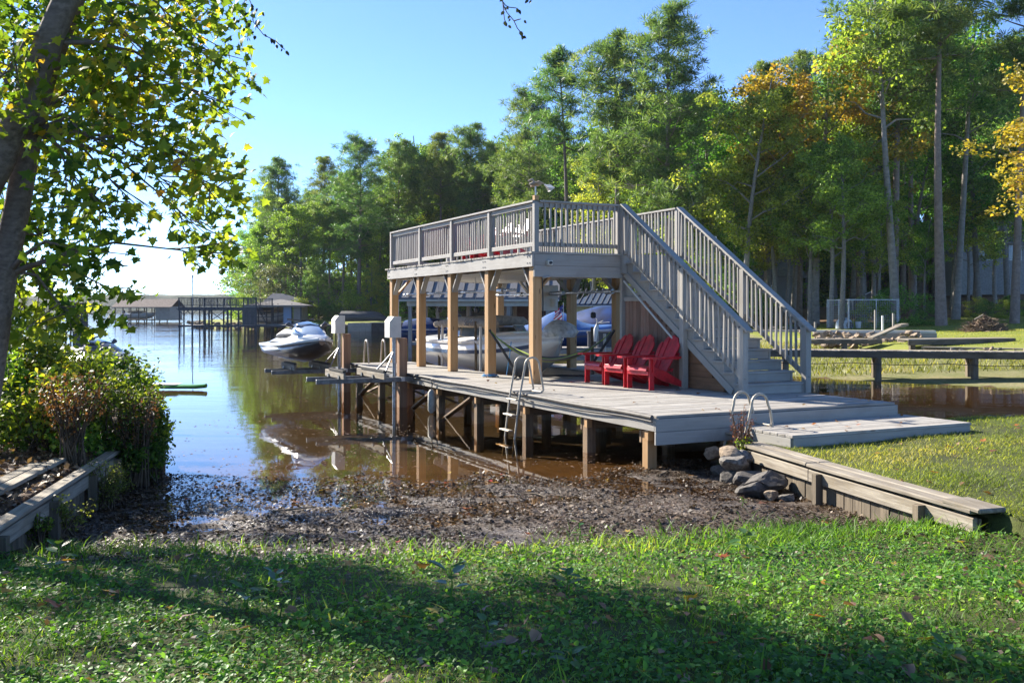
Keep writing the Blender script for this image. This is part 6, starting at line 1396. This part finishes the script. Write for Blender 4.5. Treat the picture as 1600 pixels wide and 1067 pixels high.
for i in front:
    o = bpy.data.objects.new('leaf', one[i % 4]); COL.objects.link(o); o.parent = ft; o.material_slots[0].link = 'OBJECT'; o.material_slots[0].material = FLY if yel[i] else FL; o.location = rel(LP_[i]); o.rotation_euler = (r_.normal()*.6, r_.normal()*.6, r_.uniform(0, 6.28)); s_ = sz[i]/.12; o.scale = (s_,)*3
tl = leaf_mesh('hanging_leaves', np.array([tuple(rel(p)) for p in tlv]), r_.uniform(.03, .055, len(tlv)), OVAL, (0, -1, 0), .5, r_, down=1.2); mk('hanging_leaves', tl, ft, mat_leaf('small_dark_leaves', [(0, (.02, .022, .012)), (1, (.06, .06, .02))], trans=.15))['kind'] = 'stuff'

# ------------------------------------------------------------------ bushes of the left bank
LB = mat_leaf('bush_leaves', [(.0, (0.036, 0.073, 0.019)), (.4, (0.082, 0.146, 0.026)), (.7, (0.182, 0.255, 0.036)), (.93, (0.401, 0.401, 0.063)), (1, (0.547, 0.219, 0.073))], trans=0.50, tcol=(1.3, 1.2, .35))
LF = mat_leaf('feathery_leaves', [(.0, (.05, .09, .02)), (.6, (.13, .18, .04)), (1, (.22, .26, .07))], trans=.45)
def bush(label, cx, cy, rx, ry, D, leafm, n, ls, tmpl=OVAL, rust=False):
    c = pd(cx, cy, D); sx, sz_ = rx/1500*D, ry/1500*D
    g = Vector((c.x, c.y, max(.0, float(H(c.x, c.y))))); b_ = thing('leafy_bush', label, 'bush', g, group='bushes on the left bank')
    st_ = MB(); P = []
    ns = 34
    for k in range(ns):
        a_ = r_.uniform(0, 6.28); q = r_.uniform(0, 1)**.5; e = Vector((c.x+math.cos(a_)*q*sx, c.y+r_.normal()*sx*.45, c.z+math.sin(a_)*q*sz_))
        m_ = g.lerp(e, .5)+Vector((0, 0, sz_*.25)); s0 = g+Vector((r_.normal()*sx*.25, r_.normal()*sx*.2, -.05))
        st_.tube([s0-g, m_-g, e-g], [.012, .008, .003], 4, cap=False)
        nn = n//ns; t_ = r_.uniform(.15, 1.1, (nn, 1)); w_ = np.array(m_)*(1-t_)+np.array(e)*t_
        P.append(w_+r_.normal(size=(nn, 3))*sx*.13)
    st_.build('stems', mat_stem, b_)
    P = np.concatenate(P)-np.array(g); P = P[(P+np.array(g))[:, 2] > .02]
    mk('foliage', leaf_mesh('foliage', P, ls*r_.uniform(.6, 1.35, len(P)), tmpl, (-.2, -.3, .8), .55, r_, down=.35), b_, leafm)
    return b_
mat_stem = mat_plain('brown_stem', (.12, .08, .045), rough=.9, var=.3)
LR = mat_leaf('rusty_weeds', [(.0, (.06, .035, .02)), (.6, (.16, .08, .04)), (1, (.26, .16, .06))], trans=.4, tcol=(1.2, .8, .4))
for a in (('tall bush with large bright leaves at the far left of the bank', 45, 545, 75, 55, 13.5, LB, 2300, .085), ('bush with scattered leaves in front of the thick mooring post', 120, 575, 60, 48, 15, LB, 1500, .075), ('dense bush on the middle of the left bank', 65, 640, 85, 55, 11.6, LB, 2600, .07), ('dark leaved bush overhanging the water', 165, 640, 75, 60, 12.3, LB, 3000, .06), ('bush spilling over the timber edge onto the mud', 225, 668, 40, 52, 12.5, LB, 2600, .055), ('leafy bush above the loose plank', 120, 690, 45, 30, 11.5, LB, 900, .06),
          ('thin arching bush leaning out toward the paddle board', 190, 585, 50, 42, 17, LB, 900, .09), ('yellow green bush behind the leaning trunk', 15, 590, 50, 45, 12, LB, 1500, .075), ('low bush at the corner of the left bank', 222, 715, 40, 40, 12.1, LB, 1900, .05), ('leafy bush at the water side end of the left bank', 212, 606, 45, 45, 14.4, LB, 1900, .065), ('reddish green bush hanging to the water at the end of the left bank', 238, 660, 28, 62, 13.3, LB, 2000, .05), ('leafy bush hiding the far end of the mossy timber edge', 195, 690, 45, 40, 11.9, LB, 2000, .05), ('sprawling bush along the left shore', 60, 600, 100, 45, 16, LB, 2200, .085), ('bush on the left shore below the second scooter', 140, 622, 90, 32, 18, LB, 1800, .085)):
    bush(*a)
bush('rust coloured weeds among the left bushes', 110, 615, 60, 40, 10.9, LR, 1300, .04, KITE)
bush('rusty dry weeds near the water end of the left bushes', 215, 640, 38, 42, 11.9, LR, 900, .036, KITE)
bush('feathery light green weed growing against the mossy timber edge', 163, 752, 38, 36, 10.6, LF, 2600, .022, KITE)
bush('small light green weed at the foot of the mossy timber edge', 92, 800, 42, 26, 9.2, LF, 1300, .030, KITE)
bush('bushy weed by the near timber post of the left bank', 60, 820, 22, 22, 8.6, LB, 350, .035, KITE)
bush('dead brown weeds and green vine at the dock corner', 1158, 672, 20, 42, 12.75, LR, 900, .022, KITE)
bush('green vine climbing the end of the timber edge', 1162, 705, 14, 28, 12.6, LB, 380, .04, OVAL)
# ------------------------------------------------------------------ grass and ground cover
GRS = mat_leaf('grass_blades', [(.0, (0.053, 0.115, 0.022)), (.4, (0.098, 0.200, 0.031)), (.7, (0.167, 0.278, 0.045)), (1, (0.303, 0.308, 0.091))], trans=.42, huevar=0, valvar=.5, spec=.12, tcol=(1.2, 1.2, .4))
GRD = mat_leaf('yellow_green_lawn_blades', [(.0, (0.106, 0.155, 0.026)), (.4, (0.185, 0.235, 0.040)), (.75, (0.290, 0.302, 0.059)), (1, (0.422, 0.363, 0.145))], trans=.42, huevar=0, valvar=.5, tcol=(1.2, 1.15, .4))  # paler, yellower blades for the right and far lawns
CLO = mat_leaf('ground_cover_leaves', [(.0, (0.053, 0.131, 0.031)), (.5, (0.107, 0.239, 0.045)), (.85, (0.182, 0.324, 0.061)), (1, (0.303, 0.308, 0.091))], trans=.42, huevar=0, spec=.22, rough=.5, tcol=(1.2, 1.2, .4))
r_ = np.random.default_rng(42)
def sample(n, x0, x1, y0, y1, pw=1.4):
    t = r_.uniform(0, 1, n); e = 1-pw; y = (y0**e+t*(y1**e-y0**e))**(1/e); x = r_.uniform(x0, x1, n); return x, y
def dens(x, y, th, sc=1.1, seed=31): return fbm(x*sc, y*sc, 4, seed)+r_.uniform(-.18, .18, len(x)) > th
BLADE = (np.array([(-.035, 0, 0), (.035, 0, 0), (.024, .55, .10), (-.024, .55, .10), (0, 1, .42)]), [np.array([[0, 1, 2, 3]]), np.array([[3, 2, 4]])])
def blades(name, x, y, h, mat, wid=1.0, lean=.35):
    n = len(x); P = np.stack([x, y, H(x, y)-.005], 1); az = r_.uniform(0, 6.283, n); v = np.stack([np.cos(az)*lean, np.sin(az)*lean, np.ones(n)], 1)+r_.normal(size=(n, 3))*.22
    v /= np.linalg.norm(v, axis=1, keepdims=True); f = np.stack([np.cos(az), np.sin(az), np.zeros(n)], 1); u = np.cross(v, f); u /= np.linalg.norm(u, axis=1, keepdims=True)+1e-9; w_ = np.cross(u, v)*-1
    w_ = np.where((w_*f).sum(1, keepdims=True) < 0, -w_, w_)
    o = mk(name, leaf_mesh(name, P, h, BLADE, axes=(u*wid, v, w_)), None, mat); return tag(o, kind='stuff')
x, y = sample(150000, -6.5, 6.5, 3.0, 10.2)
k = grass_zone(x, y) & (np.abs(x) < y*.62+1.2) & dens(x, y, .40) & (x < xb(y)+np.where(y > 8.2, -.1, 99))
x, y = x[k], y[k]; blades('lawn_grass', x, y, r_.uniform(.022, .07, len(x))*(.55+.9*fbm(x*.9, y*.9, 2, 4)), GRS, 1.5, .5)
x, y = sample(150000, -6.5, 6.5, 3.0, 9.8)
k = grass_zone(x, y) & (np.abs(x) < y*.62+1.2) & dens(x, y, .42, 1.9, 51) & (x < xb(y)+np.where(y > 8.2, -.1, 99))
x, y = x[k], y[k]; n = len(x)
P = np.stack([x, y, H(x, y)+r_.uniform(.004, .055, n)*(.5+fbm(x*1.2, y*1.2, 3, 61))], 1)
tag(mk('ground_cover', leaf_mesh('ground_cover', P, r_.uniform(.013, .042, n)*(.6+.8*fbm(x*1.1, y*1.1, 2, 8)), OVAL, (0, -.15, 1), .42, r_), None, CLO), kind='stuff')
x, y = sample(190000, 2.6, 14, 6.8, 16.8, 1.2)
k = grass_zone(x, y) & (x > xb(y)+.12) & (x < y*.6+1.5) & ~((y > 12.9+(x-3.2)*.486-.62) & (x < 6.7)) & (H(x, y) > .2) & dens(x, y, .28, 1.3, 71)
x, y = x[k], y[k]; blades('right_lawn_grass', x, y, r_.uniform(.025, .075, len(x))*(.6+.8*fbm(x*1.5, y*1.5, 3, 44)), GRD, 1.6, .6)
x, y = sample(26000, 8, 30, 31, 62, 1.2); s_ = sdf(FAR, x, y)
k = (s_ > .15) & (s_ < 8) & dens(x, y, .36, .5, 81) & (x < y*.62); x, y = x[k], y[k]
blades('shore_grass', x, y, r_.uniform(.08, .28, len(x)), mat_leaf('shore_weeds', [(0, (.09, .11, .02)), (.5, (.18, .2, .045)), (1, (.30, .26, .10))], trans=.4, huevar=0), 2.2)
x, y = sample(52000, 9, 40, 38, 70, 1.1); s_ = sdf(FAR, x, y)
k = (s_ > 9) & (x < y*.62) & (H(x, y) < 2.3); x, y = x[k], y[k]
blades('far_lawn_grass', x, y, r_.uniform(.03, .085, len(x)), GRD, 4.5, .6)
x, y = sample(9000, -5.5, 6, 3.4, 9.0); k = grass_zone(x, y) & (x < xb(y)-.1) & (fbm(x*2.6, y*2.6, 3, 133) > .60); x, y = x[k], y[k]
blades('grass_clumps', x, y, r_.uniform(.08, .20, len(x)), GRS, .9, .55)
x, y = sample(2600, -5.5, 6, 3.4, 9.0); k = grass_zone(x, y) & (x < xb(y)-.1); x, y = x[k], y[k]; n = len(x)
tag(mk('lawn_debris', leaf_mesh('lawn_debris', np.stack([x, y, H(x, y)+r_.uniform(.01, .05, n)], 1), r_.uniform(.02, .06, n), KITE, (0, 0, 1), .4, r_), None, mat_leaf('dry_bits', [(0, (.07, .04, .025)), (.6, (.2, .13, .08)), (1, (.42, .34, .25))], trans=.2, huevar=0)), kind='stuff')
# taller tufts along the edge of the mud and the timber
x = np.concatenate([r_.uniform(-3.8, 4.0, 3400), r_.normal(2.6, .45, 1500), r_.normal(3.9, .3, 700), r_.normal(-3.6, .35, 500)])
y = gedge(x)+r_.normal(0, .42, len(x))-.1
k = (x < xb(y)+.1) & (x > xl(y)+.1); x, y = x[k], y[k]; kk = dens(x, y, .46, 1.9, 91); x, y = x[kk], y[kk]
blades('edge_tufts', x, y, r_.uniform(.06, .19, len(x)), GRS, .9, .5)
# bits of bark, shells and rotting leaf over the mud
x, y = sample(105000, -5.2, 5.0, 7.4, 14.2, 1.6); k = (H(x, y) > -.045) & (x > xl(y)) & (x < xb(y)) & ~(grass_zone(x, y) & (r_.random(len(x)) < .6)) & dens(x, y, .36, 1.3, 15); x, y = x[k], y[k]; n = len(x)
DEB = mat_leaf('mud_debris', [(0, (0.018, 0.011, 0.006)), (.45, (0.052, 0.034, 0.021)), (.8, (0.128, 0.088, 0.056)), (1, (0.320, 0.264, 0.200))], trans=.05, huevar=0, spec=.25, rough=.55)
tag(mk('mud_debris', leaf_mesh('mud_debris', np.stack([x, y, np.maximum(H(x, y), -.002)+.006], 1), r_.uniform(.015, .075, n)*r_.uniform(.35, 1, n), KITE, (0, 0, 1), .3, r_), None, DEB), kind='stuff')
x = r_.uniform(-11, -4.1, 16000); y = r_.uniform(7.2, 15, 16000); k = x < xl(y)-.1; x, y = x[k], y[k]
LIT = mat_leaf('dry_leaf_litter', [(0, (.05, .028, .018)), (.5, (.14, .08, .045)), (.85, (.25, .16, .10)), (1, (.4, .28, .18))], trans=.15, huevar=0)
tag(mk('leaf_litter', leaf_mesh('leaf_litter', np.stack([x, y, H(x, y)+.015], 1), r_.uniform(.03, .10, len(x)), KITE, (0, 0, 1), .5, r_), None, LIT), kind='stuff')
x, y = sample(9000, -6, 12, 11.8, 36, 1.3); xx = fbm(x*.35, y*1.1, 4, 101); k = (H(x, y) < -.01) & (xx > .58); x, y = x[k], y[k]
tag(mk('floating_bits', leaf_mesh('floating_bits', np.stack([x, y, np.full(len(x), .004)], 1), r_.uniform(.015, .06, len(x)), KITE, (0, 0, 1), .06, r_), None, LIT), kind='stuff')
# fallen leaves, one by one
FLM = []
for k, c in enumerate(((.34, .13, .035), (.30, .19, .11), (.17, .085, .045), (.44, .29, .06), (.33, .055, .025))):
    mt = mat_leaf('fallen_leaf_%s' % ['orange', 'tan', 'brown', 'yellow', 'red'][k], [(0, tuple(v*.8 for v in c)), (1, c)], trans=.25, huevar=.02)
    T = MAPLE[0].copy(); T[:, 2] = .10*np.sin(T[:, 0]*4+k)+.14*(T[:, 1]-.4)**2+.12*abs(T[:, 0])
    me = leaf_mesh('fallen_leaf', np.zeros((1, 3)), np.array([.10]), (T if k != 1 else OVAL[0]*np.array([1, 1, 2.0]), MAPLE[1] if k != 1 else OVAL[1]), (0, 0, 1), 0, r_); me.materials.append(mt); FLM.append(me)
def fallen(x, y, par, s_, k, z=None, tilt=.35):
    o = bpy.data.objects.new('fallen_leaf', FLM[k]); COL.objects.link(o); o.parent = par; o.location = (x, y, (float(H(x, y)) if z is None else z)+.02); o.scale = (s_,)*3; o.rotation_euler = (r_.normal()*tilt, r_.normal()*tilt, r_.uniform(0, 6.28))
for k in range(120):
    x, y = sample(1, -4, 5.5, 3.6, 8.0); fallen(x[0], y[0], GROUND['lawn'], r_.uniform(.5, 1.15), int(r_.choice([0, 1, 1, 2, 2, 3])), float(H(x, y)[0])+.03)
for k in range(70):
    x, y = sample(1, -4.4, 3.2, 8.2, 13.2); 
    if x[0] < xl(y[0]) or x[0] > xb(y[0])-.2: continue
    fallen(x[0], y[0], GROUND['mud_flat'], r_.uniform(.5, 1.0), int(r_.choice([0, 1, 2, 2, 3, 4])), max(0, float(H(x, y)[0])), .12)
for k in range(70):
    x, y = r_.uniform(3.5, 9.5), r_.uniform(8, 15)
    if x < xb(y)+.2 or (y > 12.9+(x-3.2)*.486-.7 and x < 6.7) or float(H(x, y)) < .3: continue
    fallen(x, y, GROUND['lawn'], r_.uniform(.5, 1.0), int(r_.choice([0, 1, 2, 2])), None)
for k in range(46):
    b_, a_ = r_.uniform(.1, 4.3), r_.uniform(.1, 7.3); p = W(b_, a_, ZD); o = bpy.data.objects.new('fallen_leaf', FLM[int(r_.choice([1, 2, 2, 0]))]); COL.objects.link(o); o.parent = dock; o.location = (b_, a_, ZD+.012); o.scale = (r_.uniform(.35, .75),)*3; o.rotation_euler = (r_.normal()*.2, r_.normal()*.2, r_.uniform(0, 6))
for k in range(16):
    o = bpy.data.objects.new('fallen_leaf', FLM[int(r_.choice([1, 2, 0]))]); COL.objects.link(o); o.parent = step; o.location = (r_.uniform(1.4, 4.5), r_.uniform(-1.2, -.1), ZS+.012); o.scale = (r_.uniform(.4, .8),)*3; o.rotation_euler = (r_.normal()*.2, r_.normal()*.2, r_.uniform(0, 6))
# broad leaved weeds in the near grass
WEED = mat_leaf('weed_leaves', [(0, (.035, .09, .02)), (.5, (.07, .15, .03)), (1, (.13, .2, .04))], trans=.4, huevar=.02, spec=.5, rough=.35)
WEEDB = mat_leaf('bluish_weed_leaves', [(0, (.06, .13, .07)), (1, (.12, .20, .13))], trans=.25, huevar=0, spec=.6, rough=.3)
def weed(label, pxx, pyy, n, ls, hgt, mat, tmpl=OVAL):
    D = 7.0
    for _ in range(6): q = px(pxx, pyy, float(H((pxx-800)/1500*D, D))); D = q.y
    z0 = float(H(q.x, q.y)); t_ = thing('broadleaf_weed', label, 'weed', (q.x, q.y, z0), 0, 'broad leaved weeds in the near grass')
    st_ = MB(); st_.tube([(0, 0, 0), (.01, 0, hgt*.6), (.0, .01, hgt)], [.006, .005, .003], 5).build('stem', GRS, t_)
    for k in range(n):
        az = k*2.4+r_.normal()*.3; el = r_.uniform(-.1, .6); zz = hgt*(.45+.55*k/max(1, n-1)); d = np.array([math.cos(az)*math.cos(el), math.sin(az)*math.cos(el), math.sin(el)])
        w_ = np.cross(np.cross(d, [0, 0, 1]), d); w_ /= np.linalg.norm(w_); u = np.cross(d, w_); s_ = ls*r_.uniform(.7, 1.2)
        mk('leaf', leaf_mesh('leaf', np.array([[0, 0, zz]])+d*ls*.25, s_, tmpl, axes=(u[None], d[None], w_[None])), t_, mat)
for a in (('weed with big bluish drooping leaves, tallest in the near grass', 704, 945, 6, .12, .22, WEEDB, OVAL), ('weed with one pale bluish leaf left of the middle of the grass', 430, 925, 5, .09, .12, WEEDB, OVAL), ('bright green weed with heart shaped leaves right of the bluish weed', 885, 930, 7, .09, .15, WEED, OVAL), ('low weed with four bright leaves near the lower edge of the grass', 890, 1050, 7, .085, .10, WEED, OVAL), ('upright weed with long leaf left of centre', 385, 955, 6, .10, .14, WEED, OVAL), ('weed with paired leaves at the mud edge by the left timber', 80, 905, 6, .11, .12, WEED, OVAL), ('low spreading weed on the left of the near grass', 90, 880, 6, .12, .14, WEED, OVAL),
          ('weed with narrow leaves above the fallen plank bit', 760, 1000, 8, .07, .10, WEED, OVAL), ('small pale weed at the lower left of the grass', 325, 1015, 6, .07, .07, WEED, OVAL), ('grassy broadleaf weed right of centre', 1100, 905, 7, .10, .12, WEED, OVAL), ('weed on the mud edge below the rocks', 1165, 870, 7, .12, .18, WEED, OVAL), ('spindly weed standing at the mud edge', 905, 855, 5, .07, .22, WEED, OVAL), ('weed sprout on the mud beneath the dock corner', 1160, 790, 5, .05, .08, WEED, OVAL), ('weed tuft close to the lower right corner', 1480, 1040, 7, .08, .09, WEED, OVAL)):
    weed(*a)
chip = board('wood_chip', tuple(px(750, 1030, .40)+Vector((0, 0, .07))), tuple(px(795, 1024, .40)+Vector((0, 0, .075))), .05, .015, OLDW); tag(chip, 'flat weathered piece of wood lying in the near grass', 'wood piece')
# stray sticks on the mud
for k, (x, y, a_, L_, lab) in enumerate(((-2.6, 10.4, .3, .5, 'long dark stick lying on the mud near the left weeds'), (.4, 11.2, 2.2, .4, 'dark stick lying on the middle of the mud'), (1.9, 12.6, .9, .45, 'forked looking stick on the mud near the dock corner post'))):
    z = max(float(H(x, y)), 0)+.012
    s0 = MB().tube([(x, y, z), (x+math.cos(a_)*L_*.5, y+math.sin(a_)*L_*.5, z+.012), (x+math.cos(a_+.2)*L_, y+math.sin(a_+.2)*L_, z)], [.008, .01, .005], 5).build('stick', DARKW); tag(s0, lab, 'stick')
# ------------------------------------------------------------------ air over the lake
hz_ = MB().box((-2460, -2460, -4.2), (2460, 2460, 62)).mesh('haze'); mh2 = bpy.data.materials.new('lake_haze'); mh2.use_nodes = True; th2 = mh2.node_tree; th2.nodes.remove(th2.nodes['Principled BSDF'])
pv = th2.nodes.new('ShaderNodeVolumePrincipled'); pv.inputs['Color'].default_value = (.86, .91, 1.0, 1); pv.inputs['Density'].default_value = .00011; pv.inputs['Anisotropy'].default_value = .1
th2.links.new(pv.outputs[0], th2.nodes['Material Output'].inputs['Volume'])
tag(mk('haze', hz_, None, mh2), kind='stuff')
